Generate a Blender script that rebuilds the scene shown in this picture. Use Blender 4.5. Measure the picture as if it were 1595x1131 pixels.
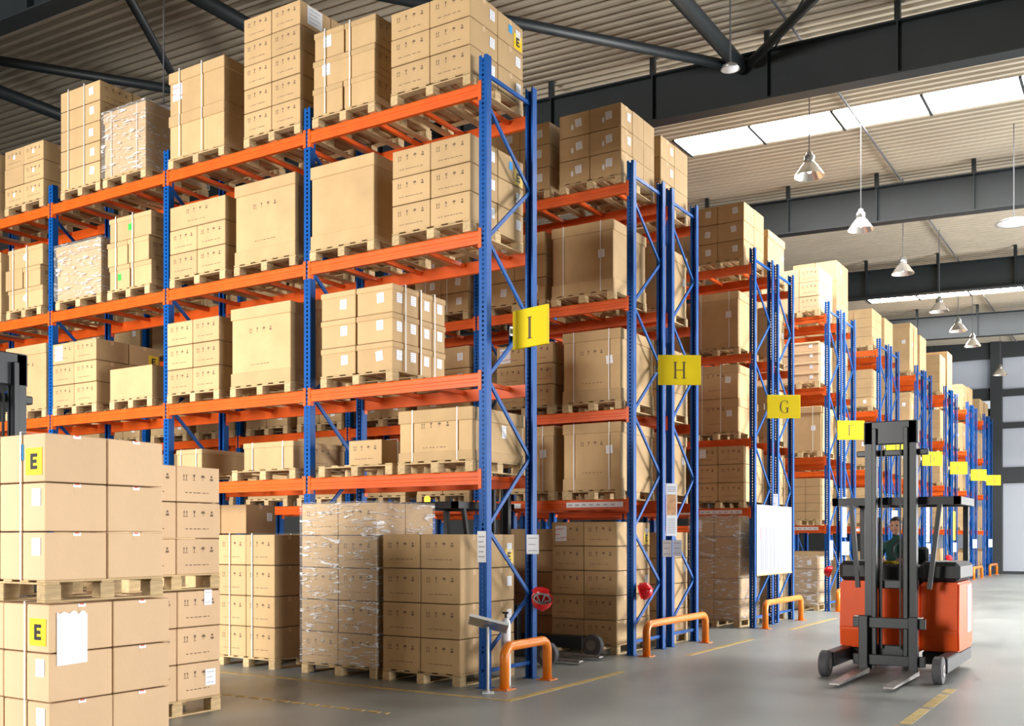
import bpy, bmesh, math, random
from mathutils import Vector, Matrix
from mathutils.bvhtree import BVHTree
random.seed(11)
SC = bpy.context.scene
COL = SC.collection
for o in list(bpy.data.objects): bpy.data.objects.remove(o)

# ------------------------------------------------------------------ camera, world, light, exposure
YAW = math.atan(1003/1595)                       # looks along (-sin, cos)
cam_d = bpy.data.cameras.new('camera'); cam = bpy.data.objects.new('camera', cam_d); COL.objects.link(cam)
cam.location = (0, 0, 1.6); cam.rotation_euler = (math.pi/2, 0, YAW)
cam_d.sensor_width = 36; cam_d.lens = 36; cam_d.shift_y = 0.1702; cam_d.clip_end = 200
SC.camera = cam
SC.view_settings.view_transform = 'Standard'; SC.view_settings.look = 'None'
SC.view_settings.gamma = 1; SC.view_settings.use_curve_mapping = False
SC.view_settings.exposure = 0.0
W = bpy.data.worlds.new('overcast_sky'); SC.world = W; W.use_nodes = True
bg = W.node_tree.nodes['Background']; bg.inputs[0].default_value = (0.90, 0.95, 1.0, 1); bg.inputs[1].default_value = 0.8
SKY_PANEL = 46.0                                 # strength of the daylight coming through the roof panels
def area(name, loc, rot, sx, sy, power, color):
    l = bpy.data.lights.new(name, 'AREA'); l.shape = 'RECTANGLE'; l.size = sx; l.size_y = sy; l.energy = power; l.color = color
    o = bpy.data.objects.new(name, l); COL.objects.link(o); o.location = loc; o.rotation_euler = rot
    return o
# daylight through the dock doors of the long side wall
area('dock_door_light', (9.6, 5.0, 2.3), (0, math.radians(90), 0), 4.4, 6.4, 170, (1, .965, .92)).data.spread = math.radians(52)
area('dock_door_light', (9.6, 23.5, 2.6), (0, math.radians(90), 0), 5.0, 11.5, 5800, (1, .985, .97))
area('dock_door_light', (9.6, 40.0, 2.6), (0, math.radians(90), 0), 5.0, 8.0, 3200, (1, .98, .95))
area('added_fill_light', (-11.9, -7.4, 4.4), (math.radians(84), 0, 0), 6.4, 6.2, 1500, (1, .96, .90)).data.spread = math.radians(82)  # added fill lamp behind the camera, aimed at the fronts of rack I

# ------------------------------------------------------------------ materials
def mat(name, color, rough=0.6, metal=0.0, rand=0.0, noise=0.0, nscale=8, bump=0.0, bscale=40, spec=0.5, emit=None, stretch=None):
    m = bpy.data.materials.new(name); m.use_nodes = True
    nt = m.node_tree; b = nt.nodes['Principled BSDF']
    b.inputs['Base Color'].default_value = (*color, 1); b.inputs['Roughness'].default_value = rough
    b.inputs['Metallic'].default_value = metal; b.inputs['Specular IOR Level'].default_value = spec
    tc = nt.nodes.new('ShaderNodeTexCoord')
    src = tc.outputs['Object']
    if stretch:
        mp = nt.nodes.new('ShaderNodeMapping'); mp.inputs['Scale'].default_value = stretch
        nt.links.new(src, mp.inputs[0]); src = mp.outputs[0]
    val = None
    if rand:
        oi = nt.nodes.new('ShaderNodeObjectInfo'); mr = nt.nodes.new('ShaderNodeMapRange')
        mr.inputs[3].default_value = 1-rand; mr.inputs[4].default_value = 1+rand*.6
        nt.links.new(oi.outputs['Random'], mr.inputs[0]); val = mr.outputs[0]
    if noise:
        nz = nt.nodes.new('ShaderNodeTexNoise'); nz.inputs['Scale'].default_value = nscale; nz.inputs['Detail'].default_value = 5
        nt.links.new(src, nz.inputs['Vector'])
        m2 = nt.nodes.new('ShaderNodeMapRange'); m2.inputs[1].default_value = .3; m2.inputs[2].default_value = .7
        m2.inputs[3].default_value = 1-noise; m2.inputs[4].default_value = 1+noise*.5
        nt.links.new(nz.outputs[0], m2.inputs[0])
        if val is None: val = m2.outputs[0]
        else:
            mu = nt.nodes.new('ShaderNodeMath'); mu.operation = 'MULTIPLY'
            nt.links.new(val, mu.inputs[0]); nt.links.new(m2.outputs[0], mu.inputs[1]); val = mu.outputs[0]
    if val is not None:
        vm = nt.nodes.new('ShaderNodeVectorMath'); vm.operation = 'SCALE'; vm.inputs[0].default_value = color
        nt.links.new(val, vm.inputs['Scale']); nt.links.new(vm.outputs[0], b.inputs['Base Color'])
    if bump:
        n2 = nt.nodes.new('ShaderNodeTexNoise'); n2.inputs['Scale'].default_value = bscale; nt.links.new(src, n2.inputs['Vector'])
        bp = nt.nodes.new('ShaderNodeBump'); bp.inputs['Strength'].default_value = bump; bp.inputs['Distance'].default_value = .01
        nt.links.new(n2.outputs[0], bp.inputs['Height']); nt.links.new(bp.outputs[0], b.inputs['Normal'])
    if emit:
        b.inputs['Emission Color'].default_value = (*emit[0], 1); b.inputs['Emission Strength'].default_value = emit[1]
    return m
M = {}
M['kraft'] = mat('kraft_board', (.53, .36, .185), .75, rand=.10, noise=.10, nscale=3, bump=.15, bscale=60, spec=.3)
M['kraft_pale'] = mat('pale_kraft_board', (.66, .46, .28), .72, rand=.06, noise=.06, nscale=3, bump=.1, spec=.3)
M['kraft_shaded'] = mat('shaded_kraft_board', (.46, .30, .155), .75, rand=.10, noise=.08, nscale=3, bump=.15, spec=.3)  # kraft with the shade between the racks put into its colour
M['ink'] = mat('printed_ink', (.16, .10, .06), .8)
M['redink'] = mat('red_ink', (.65, .08, .04), .7)
M['paper'] = mat('white_paper', (.82, .84, .88), .6, noise=.04)
M['greyprint'] = mat('grey_print', (.42, .42, .48), .7)
M['yellow'] = mat('yellow_card', (.88, .60, .015), .5)
M['signyellow'] = mat('yellow_sign_board', (.72, .56, .012), .55, spec=.2)
M['letterbrown'] = mat('dark_lettering', (.10, .07, .03), .6)
M['black'] = mat('black_lettering', (.01, .01, .012), .6)
M['bluetag'] = mat('blue_sticker', (.05, .38, .85), .5)
M['greentag'] = mat('green_sticker', (.05, .55, .07), .5)
M['wood'] = mat('pallet_wood', (.60, .44, .24), .75, rand=.18, noise=.22, nscale=6, bump=.3, spec=.25, stretch=(6, 1, 6))
M['blue'] = mat('blue_rack_paint', (.003, .080, .33), .42, noise=.12, nscale=5, bump=.03, spec=.2)
M['orange'] = mat('orange_rack_paint', (.74, .105, .010), .42, rand=.06, noise=.18, nscale=4, bump=.03, spec=.35)
M['guard'] = mat('orange_guard_paint', (.85, .23, .015), .3, noise=.08, nscale=6)
M['strap'] = mat('white_strap', (.75, .73, .70), .45)
M['roofsteel'] = mat('dark_painted_steel', (.011, .017, .021), .5, noise=.15, nscale=2)
M['galv'] = mat('galvanised_metal', (.45, .46, .46), .35, metal=.8, noise=.1)
M['deck'] = mat('roof_sheet_metal', (.48, .425, .335), .55, metal=.0, noise=.1, nscale=.6)
M['mast'] = mat('blue_black_mast_steel', (.020, .027, .033), .4, noise=.1)
M['truckblack'] = mat('black_truck_plastic', (.012, .014, .017), .5)
M['truckred'] = mat('orange_red_truck_paint', (.92, .10, .004), .45, noise=.05, spec=.3)
M['steel'] = mat('worn_fork_steel', (.33, .31, .30), .4, metal=.7, noise=.3, nscale=10)
M['rubber'] = mat('grey_rubber', (.09, .09, .10), .7)
M['helmet'] = mat('red_helmet_shell', (.62, .01, .015), .2)
M['liner'] = mat('grey_helmet_liner', (.22, .28, .27), .7)
M['skin'] = mat('skin', (.50, .27, .18), .6)
M['green_cloth'] = mat('dark_green_cloth', (.012, .055, .045), .85)
M['trouser'] = mat('dark_trouser_cloth', (.02, .022, .03), .9)
M['hair'] = mat('black_hair', (.012, .01, .009), .7)
M['beacon'] = mat('amber_beacon', (.9, .45, .02), .3, emit=((1, .5, .03), 4.0))
M['post'] = mat('white_enamel', (.78, .79, .80), .35)
M['poster'] = mat('orange_brown_poster', (.62, .33, .15), .6, noise=.35, nscale=12)
M['line'] = mat('worn_yellow_floor_paint', (.55, .40, .12), .6, noise=.35, nscale=9)
M['reflector'] = mat('lamp_reflector', (.80, .77, .72), .22, metal=.75)
M['lampglow'] = mat('lamp_tube', (1, 1, 1), .3, emit=((1, .93, .8), .5))
M['darkframe'] = mat('dark_wall_frame', (.035, .04, .045), .5)
M['wallgrey'] = mat('grey_wall_sheet', (.05, .053, .056), .7, noise=.1, nscale=.8)

m = bpy.data.materials.new('roof_daylight_panel'); m.use_nodes = True; nt = m.node_tree
b = nt.nodes['Principled BSDF']; b.inputs['Base Color'].default_value = (.9, .9, .9, 1)
b.inputs['Emission Color'].default_value = (1, .985, .95, 1); b.inputs['Emission Strength'].default_value = SKY_PANEL
M['skylight'] = m
m = bpy.data.materials.new('translucent_wall_panel'); m.use_nodes = True; nt = m.node_tree; nt.nodes.clear()
o_ = nt.nodes.new('ShaderNodeOutputMaterial'); mx = nt.nodes.new('ShaderNodeMixShader'); mx.inputs[0].default_value = .5
d = nt.nodes.new('ShaderNodeBsdfDiffuse'); d.inputs[0].default_value = (.70, .73, .78, 1)
t = nt.nodes.new('ShaderNodeBsdfTranslucent'); t.inputs[0].default_value = (.62, .66, .72, 1)
nt.links.new(d.outputs[0], mx.inputs[1]); nt.links.new(t.outputs[0], mx.inputs[2]); nt.links.new(mx.outputs[0], o_.inputs[0])
M['panel'] = m
# stretch film: clear and wrinkled, glare streaks mixed in as pale colour
m = bpy.data.materials.new('stretch_film'); m.use_nodes = True; nt = m.node_tree; nt.nodes.clear()
o_ = nt.nodes.new('ShaderNodeOutputMaterial'); mx = nt.nodes.new('ShaderNodeMixShader')
tr = nt.nodes.new('ShaderNodeBsdfTransparent'); gl = nt.nodes.new('ShaderNodeBsdfPrincipled')
gl.inputs['Base Color'].default_value = (.85, .85, .86, 1); gl.inputs['Roughness'].default_value = .16
tc = nt.nodes.new('ShaderNodeTexCoord'); mp = nt.nodes.new('ShaderNodeMapping'); mp.inputs['Scale'].default_value = (1.3, 1.3, 8); mp.inputs['Rotation'].default_value = (0, .25, 0)
nz = nt.nodes.new('ShaderNodeTexNoise'); nz.inputs['Scale'].default_value = 3.2; nz.inputs['Detail'].default_value = 6; nz.inputs['Distortion'].default_value = 1.4
cr = nt.nodes.new('ShaderNodeMapRange'); cr.inputs[1].default_value = .56; cr.inputs[2].default_value = .62; cr.inputs[3].default_value = .14; cr.inputs[4].default_value = .85
bp = nt.nodes.new('ShaderNodeBump'); bp.inputs['Strength'].default_value = 1; bp.inputs['Distance'].default_value = .05
nt.links.new(tc.outputs['Object'], mp.inputs[0]); nt.links.new(mp.outputs[0], nz.inputs['Vector']); nt.links.new(nz.outputs[0], cr.inputs[0])
nt.links.new(nz.outputs[0], bp.inputs['Height']); nt.links.new(bp.outputs[0], gl.inputs['Normal'])
nt.links.new(cr.outputs[0], mx.inputs[0]); nt.links.new(tr.outputs[0], mx.inputs[1]); nt.links.new(gl.outputs[0], mx.inputs[2]); nt.links.new(mx.outputs[0], o_.inputs[0])
M['film'] = m
# floor: worn, sealed concrete
m = bpy.data.materials.new('sealed_concrete'); m.use_nodes = True; nt = m.node_tree; b = nt.nodes['Principled BSDF']
tc = nt.nodes.new('ShaderNodeTexCoord')
def nzn(scale, det, dist=0.0, st=None):
    n = nt.nodes.new('ShaderNodeTexNoise'); n.inputs['Scale'].default_value = scale; n.inputs['Detail'].default_value = det; n.inputs['Distortion'].default_value = dist
    if st:
        q = nt.nodes.new('ShaderNodeMapping'); q.inputs['Scale'].default_value = st; nt.links.new(tc.outputs['Object'], q.inputs[0]); nt.links.new(q.outputs[0], n.inputs['Vector'])
    else: nt.links.new(tc.outputs['Object'], n.inputs['Vector'])
    return n
n1 = nzn(.45, 4, .15); n2 = nzn(1.6, 5, .4, (1, .35, 1)); n3 = nzn(40, 3)
r1 = nt.nodes.new('ShaderNodeValToRGB'); r1.color_ramp.elements[0].position = .32; r1.color_ramp.elements[0].color = (.20, .225, .225, 1)
r1.color_ramp.elements[1].position = .68; r1.color_ramp.elements[1].color = (.33, .355, .345, 1)
mxn = nt.nodes.new('ShaderNodeMix'); mxn.data_type = 'FLOAT'; mxn.inputs[0].default_value = .45
nt.links.new(n1.outputs[0], mxn.inputs[2]); nt.links.new(n2.outputs[0], mxn.inputs[3]); nt.links.new(mxn.outputs[0], r1.inputs[0])
nt.links.new(r1.outputs[0], b.inputs['Base Color'])
mr = nt.nodes.new('ShaderNodeMapRange'); mr.inputs[1].default_value = .3; mr.inputs[2].default_value = .7; mr.inputs[3].default_value = .31; mr.inputs[4].default_value = .44
nt.links.new(n2.outputs[0], mr.inputs[0]); nt.links.new(mr.outputs[0], b.inputs['Roughness'])
bp = nt.nodes.new('ShaderNodeBump'); bp.inputs['Strength'].default_value = .04; bp.inputs['Distance'].default_value = .01
nt.links.new(n3.outputs[0], bp.inputs['Height']); nt.links.new(bp.outputs[0], b.inputs['Normal'])
M['concrete'] = m

# ------------------------------------------------------------------ mesh helpers
class MB:
    def __init__(s): s.v = []; s.f = []; s.m = []
    def poly(s, pts, mi=0):
        n = len(s.v); s.v += [tuple(p) for p in pts]; s.f.append(tuple(range(n, n+len(pts)))); s.m.append(mi); return s
    def box(s, x0, x1, y0, y1, z0, z1, mi=0, bev=0.0):
        if bev <= 0:
            n = len(s.v)
            s.v += [(x0,y0,z0),(x1,y0,z0),(x1,y1,z0),(x0,y1,z0),(x0,y0,z1),(x1,y0,z1),(x1,y1,z1),(x0,y1,z1)]
            for f in ((0,3,2,1),(4,5,6,7),(0,1,5,4),(1,2,6,5),(2,3,7,6),(3,0,4,7)): s.f.append(tuple(n+i for i in f)); s.m.append(mi)
            return s
        c = ((x0+x1)/2, (y0+y1)/2, (z0+z1)/2); h = ((x1-x0)/2, (y1-y0)/2, (z1-z0)/2)
        idx = {}
        for sx in (-1, 1):
            for sy in (-1, 1):
                for sz in (-1, 1):
                    for a in range(3):
                        sg = (sx, sy, sz)
                        p = [c[i]+sg[i]*(h[i] if i == a else h[i]-bev) for i in range(3)]
                        idx[(sx, sy, sz, a)] = len(s.v); s.v.append(tuple(p))
        def add(l): s.f.append(tuple(l)); s.m.append(mi)
        q = ((-1,-1),(1,-1),(1,1),(-1,1))
        for a in range(3):
            for sg in (-1, 1):
                l = []
                for (u, w) in q:
                    k = [0,0,0]; k[a] = sg; k[(a+1)%3] = u; k[(a+2)%3] = w; l.append(idx[(*k, a)])
                add(l if sg > 0 else l[::-1])
        for a in range(3):
            b1, b2 = (a+1)%3, (a+2)%3
            for s1 in (-1, 1):
                for s2 in (-1, 1):
                    def K(sa, fc):
                        k = [0,0,0]; k[a] = sa; k[b1] = s1; k[b2] = s2; return idx[(*k, fc)]
                    l = [K(-1,b1), K(1,b1), K(1,b2), K(-1,b2)]
                    add(l[::-1] if s1*s2 > 0 else l)
        for sx in (-1, 1):
            for sy in (-1, 1):
                for sz in (-1, 1):
                    l = [idx[(sx,sy,sz,0)], idx[(sx,sy,sz,1)], idx[(sx,sy,sz,2)]]
                    add(l if sx*sy*sz > 0 else l[::-1])
        return s
    def tube(s, pts, r, n=12, mi=0, caps=True):
        pts = [Vector(p) for p in pts]; rings = []
        rr = r if isinstance(r, (list, tuple)) else [r]*len(pts)
        up = None
        for i, p in enumerate(pts):
            d = (pts[min(i+1, len(pts)-1)]-pts[max(i-1, 0)]).normalized()
            if up is None: up = Vector((0,0,1)) if abs(d.z) < .9 else Vector((1,0,0))
            a = d.cross(up).normalized(); b_ = a.cross(d).normalized(); up = b_
            k = len(s.v)
            for j in range(n):
                t = 2*math.pi*j/n; q = p+a*math.cos(t)*rr[i]+b_*math.sin(t)*rr[i]; s.v.append(tuple(q))
            rings.append(k)
        for i in range(len(rings)-1):
            for j in range(n):
                s.f.append((rings[i]+j, rings[i]+(j+1)%n, rings[i+1]+(j+1)%n, rings[i+1]+j)); s.m.append(mi)
        if caps:
            s.f.append(tuple(rings[0]+j for j in range(n))[::-1]); s.m.append(mi)
            s.f.append(tuple(rings[-1]+j for j in range(n))); s.m.append(mi)
        return s
    def lathe(s, prof, n=24, mi=0, c=(0,0,0)):
        rings = []
        for r, z in prof:
            k = len(s.v); rings.append(k)
            for j in range(n):
                t = 2*math.pi*j/n; s.v.append((c[0]+r*math.cos(t), c[1]+r*math.sin(t), c[2]+z))
        for i in range(len(rings)-1):
            for j in range(n):
                s.f.append((rings[i]+j, rings[i]+(j+1)%n, rings[i+1]+(j+1)%n, rings[i+1]+j)); s.m.append(mi)
        return s
    def bar(s, a, b_, w, h, mi=0):
        a = Vector(a); b_ = Vector(b_); d = (b_-a).normalized()
        up = Vector((0,0,1)) if abs(d.z) < .9 else Vector((0,1,0))
        x = d.cross(up).normalized()*w/2; y = x.normalized().cross(d).normalized()*h/2
        n = len(s.v)
        for p in (a, b_):
            for q in (-x-y, x-y, x+y, -x+y): s.v.append(tuple(p+q))
        for f in ((0,1,2,3),(7,6,5,4),(0,4,5,1),(1,5,6,2),(2,6,7,3),(3,7,4,0)): s.f.append(tuple(n+i for i in f)); s.m.append(mi)
        return s
    def mesh(s, name, mats, smooth=False, fix=True):
        me = bpy.data.meshes.new(name); me.from_pydata(s.v, [], s.f); me.polygons.foreach_set('material_index', s.m)
        if fix:
            bm = bmesh.new(); bm.from_mesh(me); bmesh.ops.recalc_face_normals(bm, faces=bm.faces); bm.to_mesh(me); bm.free()
        for k in ([mats] if not isinstance(mats, (list, tuple)) else mats): me.materials.append(M[k] if isinstance(k, str) else k)
        if smooth: me.polygons.foreach_set('use_smooth', [True]*len(me.polygons))
        return me
def obj(name, me, parent=None, loc=(0,0,0), rz=0.0, label=None, cat=None, group=None, kind=None, rot=None):
    o = bpy.data.objects.new(name, me); COL.objects.link(o)
    o.location = loc; o.rotation_euler = rot if rot else (0, 0, rz)
    if parent: o.parent = parent
    if label: o['label'] = label
    if cat: o['category'] = cat
    if group: o['group'] = group
    if kind: o['kind'] = kind
    return o
def thing(name, label, cat, loc=(0,0,0), rz=0.0, group=None, rot=None):
    return obj(name, None, None, loc, rz, label, cat, group, None, rot)
CACHE = {}
def cached(key, fn):
    if key not in CACHE: CACHE[key] = fn()
    return CACHE[key]
def B(*a, mats='black', name='part', bev=0.0, **k):      # one-box mesh
    return MB().box(*a, bev=bev).mesh(name, mats, **k)

# ------------------------------------------------------------------ floor and roof
obj('floor', B(-26, 14, -10, 50, -.2, 0, mats='concrete', name='floor'), kind='structure')
SLOPE = .035
def ztop(x): return 9.70 + SLOPE*(-1.7-x)       # top flange of the roof beams
DECK = .30
RX0, RX1 = -26.0, 9.2
SKY = [(20.75, 21.85), (38.0, 39.2)]
P = .22
def deck_band(name, y0, y1, x0, x1):
    mb = MB(); n = max(1, round((y1-y0)/P)); p = (y1-y0)/n
    prof = []
    for i in range(n):
        yy = y0+i*p
        prof += [(yy, 0), (yy+.38*p, 0), (yy+.5*p, .055), (yy+.88*p, .055)]
    prof.append((y1, 0))
    for (a, za), (b_, zb) in zip(prof, prof[1:]):
        q = [(x0,a,ztop(x0)+DECK+za),(x1,a,ztop(x1)+DECK+za),(x1,b_,ztop(x1)+DECK+zb),(x0,b_,ztop(x0)+DECK+zb)]
        mb.poly(q)
    return mb
top = obj('ceiling', deck_band('c', -7.2, SKY[0][0], RX0, RX1).mesh('roof_sheets', 'deck', fix=False), kind='structure')
edges = [SKY[0][1], SKY[1][0], SKY[1][1], 49.6]
for i in (0, 2): obj('roof_sheet', deck_band('c', edges[i], edges[i+1], RX0, RX1).mesh('roof_sheets', 'deck', fix=False), top)
SKX = [(-8.9, 4.7), (-8.9, 4.7)]
for k, (a, b_) in enumerate(SKY):
    SKX0, SKX1 = SKX[k]
    obj('roof_sheet', deck_band('c', a, b_, RX0, SKX0).mesh('roof_sheets', 'deck', fix=False), top)
    obj('roof_sheet', deck_band('c', a, b_, SKX1, RX1).mesh('roof_sheets', 'deck', fix=False), top)
    w = obj('window_%d' % (k+1), None, None, kind='structure')
    n = 8; dx = (SKX1-SKX0)/n
    for i in range(n):
        x0 = SKX0+i*dx+.02; x1 = SKX0+(i+1)*dx-.02
        mb = MB().poly([(x0,a,ztop(x0)+DECK+.03),(x1,a,ztop(x1)+DECK+.03),(x1,b_,ztop(x1)+DECK+.03),(x0,b_,ztop(x0)+DECK+.03)][::-1])
        mb.v += [(v[0], v[1], v[2]+.02) for v in mb.v[:4]]
        mb.f += [(7,6,5,4),(0,1,5,4),(1,2,6,5),(2,3,7,6),(3,0,4,7)]; mb.m += [0]*5
        obj('daylight_panel', mb.mesh('daylight_panel', 'skylight'), w)
    for i in range(n+1):
        x = SKX0+i*dx
        obj('glazing_bar', MB().box(x-.03, x+.03, a, b_, ztop(x)+DECK-.03, ztop(x)+DECK+.04).mesh('glazing_bar', 'darkframe'), w)
def roof_beam(y, name_txt):
    t = thing('roof_beam', name_txt, 'roof beam', (0, y, 0))
    H = .86
    def seg(x0, x1, ya, yb, d0, d1):
        mb = MB(); v = []
        for x in (x0, x1):
            for (yy, d) in ((ya, d0), (yb, d0), (yb, d1), (ya, d1)): v.append((x, yy, ztop(x)-d))
        mb.v = v; mb.f = [(0,1,2,3),(7,6,5,4),(0,4,5,1),(1,5,6,2),(2,6,7,3),(3,7,4,0)]; mb.m = [0]*6
        return mb
    obj('top_flange', seg(RX0, RX1, -.13, .13, 0, .03).mesh('top_flange', 'roofsteel'), t)
    obj('bottom_flange', seg(RX0, RX1, -.15, .15, H-.03, H).mesh('bottom_flange', 'roofsteel'), t)
    obj('web', seg(RX0, RX1, -.012, .012, .03, H-.03).mesh('web', 'roofsteel'), t)
    x = -1.35 - 2.1*9
    me = cached('stiff', lambda: MB().box(-.012, .012, -.125, .125, -H+.03, -.03).mesh('stiffener', 'roofsteel'))
    me2 = cached('stub', lambda: MB().box(-.045, .045, -.045, .045, 0, DECK+.01).mesh('stub_post', 'roofsteel'))
    while x < 8:
        obj('stiffener', me, t, (x, 0, ztop(x))); obj('stub_post', me2, t, (x, -.08, ztop(x))); x += 2.1
for y, nm in ((1, 'dark steel roof beam above the camera end of the hall'), (9, 'dark steel roof beam over rack I, upper left corner'), (17, 'deep dark steel roof beam nearest the bright roof windows, crossing at top'),
              (25, 'dark steel roof beam just beyond the brightest roof window strip'), (33, 'dark steel roof beam right before the far thin roof window strip'), (41, 'dark steel roof beam closest to the far end wall')):
    roof_beam(y, nm)
def pipe(nm, a, b_, r, lab):
    t = MB().tube([(a[0], a[1], ztop(a[0])-.22), (b_[0], b_[1], ztop(b_[0])-.22)], r, 14).mesh(nm, 'roofsteel', smooth=True)
    obj(nm, t, None, label=lab, cat='roof brace')
pipe('roof_strut', (-6.0, 9.15), (-6.0, 16.85), .13, 'thick dark round roof strut running away above the end of rack I')
pipe('roof_strut', (-12.4, 9.15), (-12.4, 16.85), .12, 'dark round roof strut ending behind the five-layer carton stack on rack I')
pipe('roof_strut', (-18.6, 9.15), (-18.6, 16.85), .12, 'dark round roof strut at the far left, lower of the two there')
pipe('roof_brace', (-12.1, 9.2), (-6.1, 16.8), .085, 'dark diagonal roof brace meeting the thick strut at the first deep beam')
pipe('roof_brace', (-18.3, 9.2), (-12.5, 16.8), .085, 'dark diagonal roof brace crossing the upper left of the roof')
pipe('roof_brace', (-12.6, 9.2), (-18.4, 16.8), .07, 'slim dark diagonal roof brace dropping behind the two-box stack on rack I')
pipe('roof_brace', (1.4, 9.2), (-5.8, 16.8), .075, 'slim dark diagonal roof brace rising to the right of the thick strut')
cab = MB().tube([(-2.9, 13.0, 9.7), (-5.4, 16.8, 9.75)], .018, 6).mesh('roof_cable', 'roofsteel')
obj('roof_cable', cab, None, label='thin dark cable under the roof right of the thick strut', cat='cable')
obj('cable_conduit', MB().tube([(-5.1, 9.2, ztop(-5.1)+.22), (-5.1, 49, ztop(-5.1)+.22)], .025, 6).mesh('conduit', 'rubber'), None, label='thin grey conduit along the roof feeding the row of bell lamps', cat='conduit')

# walls
YW = 49.4
wb = obj('wall_back', B(-26, -8.55, YW, YW+.2, 0, 11.2, mats='wallgrey', name='wall_back'), kind='structure')
for (x0, x1) in ((-6.15, -5.68), (-8.9, -8.55), (-1.1, -.7), (3.9, 4.3)): obj('wall_column', B(x0, x1, YW-.25, YW+.25, 0, 10.2, mats='darkframe'), wb)
for (x0, x1, z0, z1) in ((-8.55,-6.15,9.45,10.4), (-8.55,-6.15,7.62,8.15), (-8.55,-6.15,6.95,7.25), (-8.55,-6.15,6.35,6.6), (-8.55,-6.15,0,.25), (-8.55,-6.15,4.0,4.6),
                        (-5.68,4,9.45,10.4), (-5.68,4,7.75,8.05), (-5.68,4,6.35,6.6), (-5.68,4,3.95,4.65), (-5.68,4,-.0,.12)):
    obj('wall_girt', B(x0, x1, YW-.12, YW+.12, z0, z1, mats='darkframe'), wb)
for (x0, x1, z0, z1) in ((-8.55,-6.15,8.15,9.45), (-8.55,-6.15,4.6,6.35), (-8.55,-6.15,6.6,6.95), (-8.55,-6.15,.25,4.0), (-5.68,-1.1,8.05,9.45), (-5.68,-1.1,4.65,6.35), (-5.68,-1.1,6.6,7.75), (-.7,3.9,4.65,7.75)):
    obj('wall_panel', B(x0, x1, YW+.02, YW+.05, z0, z1, mats='panel'), wb)
obj('wall_panel', B(4.3, 16, YW, YW+.2, 0, 10, mats='wallgrey'), wb)
dr = obj('door_1', B(-5.66, -1.12, YW-.02, YW+.03, .14, 3.93, mats='panel', name='door_panel'), kind='structure')
for x in (-4.5, -3.4, -2.25): obj('door_rib', B(x-.02, x+.02, YW-.04, YW-.02, .14, 3.93, mats='galv'), dr)
obj('door_2', B(-.7, 3.9, YW-.02, YW+.03, .14, 3.93, mats='panel', name='door_panel'), kind='structure')
wr = obj('wall_right', B(9, 9.2, -8, 1.5, 0, 10.2, mats='wallgrey', name='wall_right'), kind='structure')
for (y0, y1, z0, z1) in ((8.5, 17.5, 0, 10.2), (29.5, 36, 0, 10.2), (44, 50, 0, 10.2), (1.5, 8.5, 4.6, 10.2), (17.5, 29.5, 5.2, 10.2), (36, 44, 5.2, 10.2)):
    obj('wall_panel', B(9, 9.2, y0, y1, z0, z1, mats='wallgrey'), wr)
wf = obj('wall_front', B(-8.6, 9.2, -7.2, -7, 0, 10.6, mats='wallgrey', name='wall_front'), kind='structure')
obj('wall_panel', B(-26, -15.2, -7.2, -7, 0, 10.6, mats='wallgrey'), wf); obj('wall_panel', B(-15.2, -8.6, -7.2, -7, 7.6, 10.6, mats='wallgrey'), wf)
obj('wall_left', B(-26.2, -26, -14, 50, 0, 11.4, mats='wallgrey', name='wall_left'), kind='structure')

# ------------------------------------------------------------------ racks
def post_mesh(h=6.70):
    mb = MB(); hw = .05; d0 = -.045; d1 = .045; hx = .011; pitch = .05
    mb.poly([(-hw,d0,0),(-hx,d0,0),(-hx,d0,h),(-hw,d0,h)]); mb.poly([(hx,d0,0),(hw,d0,0),(hw,d0,h),(hx,d0,h)])
    z = 0; n = int(h/pitch)
    for i in range(n):
        a = i*pitch
        mb.poly([(-hx,d0,a),(hx,d0,a),(hx,d0,a+.022),(-hx,d0,a+.022)])
    mb.poly([(-hw,d1,0),(-hw,d0,0),(-hw,d0,h),(-hw,d1,h)]); mb.poly([(hw,d0,0),(hw,d1,0),(hw,d1,h),(hw,d0,h)])
    mb.poly([(-hw,d1,0),(-hw,d1,h),(-hw+.022,d1,h),(-hw+.022,d1,0)]); mb.poly([(hw,d1,0),(hw,d1,h),(hw-.022,d1,h),(hw-.022,d1,0)])
    # folded inner walls give the sheet its thickness
    t = .003
    mb.poly([(-hw+t,d1,0),(-hw+t,d0+t,0),(-hw+t,d0+t,h),(-hw+t,d1,h)]); mb.poly([(hw-t,d0+t,0),(hw-t,d1,0),(hw-t,d1,h),(hw-t,d0+t,h)])
    return mb.mesh('post', 'blue', fix=False)
POST = post_mesh()
FOOT = MB().box(-.075, .075, -.07, .07, 0, .008).mesh('foot_plate', 'blue')
def beam_mesh(L):
    def f():
        mb = MB(); hL = L/2
        # stepped box section, height .14
        pr = [(-.025,-.14),(-.025,-.098),(-.019,-.092),(-.019,-.062),(-.025,-.056),(-.025,-.012),(-.020,0),(.025,0),(.025,-.14)]
        n = len(mb.v)
        for x in (-hL, hL):
            for (y, z) in pr: mb.v.append((x, y, z))
        k = len(pr)
        for i in range(k): mb.f.append((i, (i+1)%k, k+(i+1)%k, k+i)); mb.m.append(0)
        mb.f.append(tuple(range(k))[::-1]); mb.m.append(0); mb.f.append(tuple(range(k, 2*k))); mb.m.append(0)
        for s in (-1, 1):
            x0 = s*(hL+.036); x1 = s*(hL-.004)
            mb.box(min(x0,x1), max(x0,x1), -.031, -.027, -.185, .025)
            mb.box(s*hL-.003, s*hL+.003, -.031, .03, -.185, .025)
        return mb.mesh('beam', 'orange')
    return cached(('beam', L), f)
CROSS = cached('cross', lambda: MB().box(-.022, .022, -.43, .43, -.045, 0).mesh('cross_bar', 'orange'))
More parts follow.
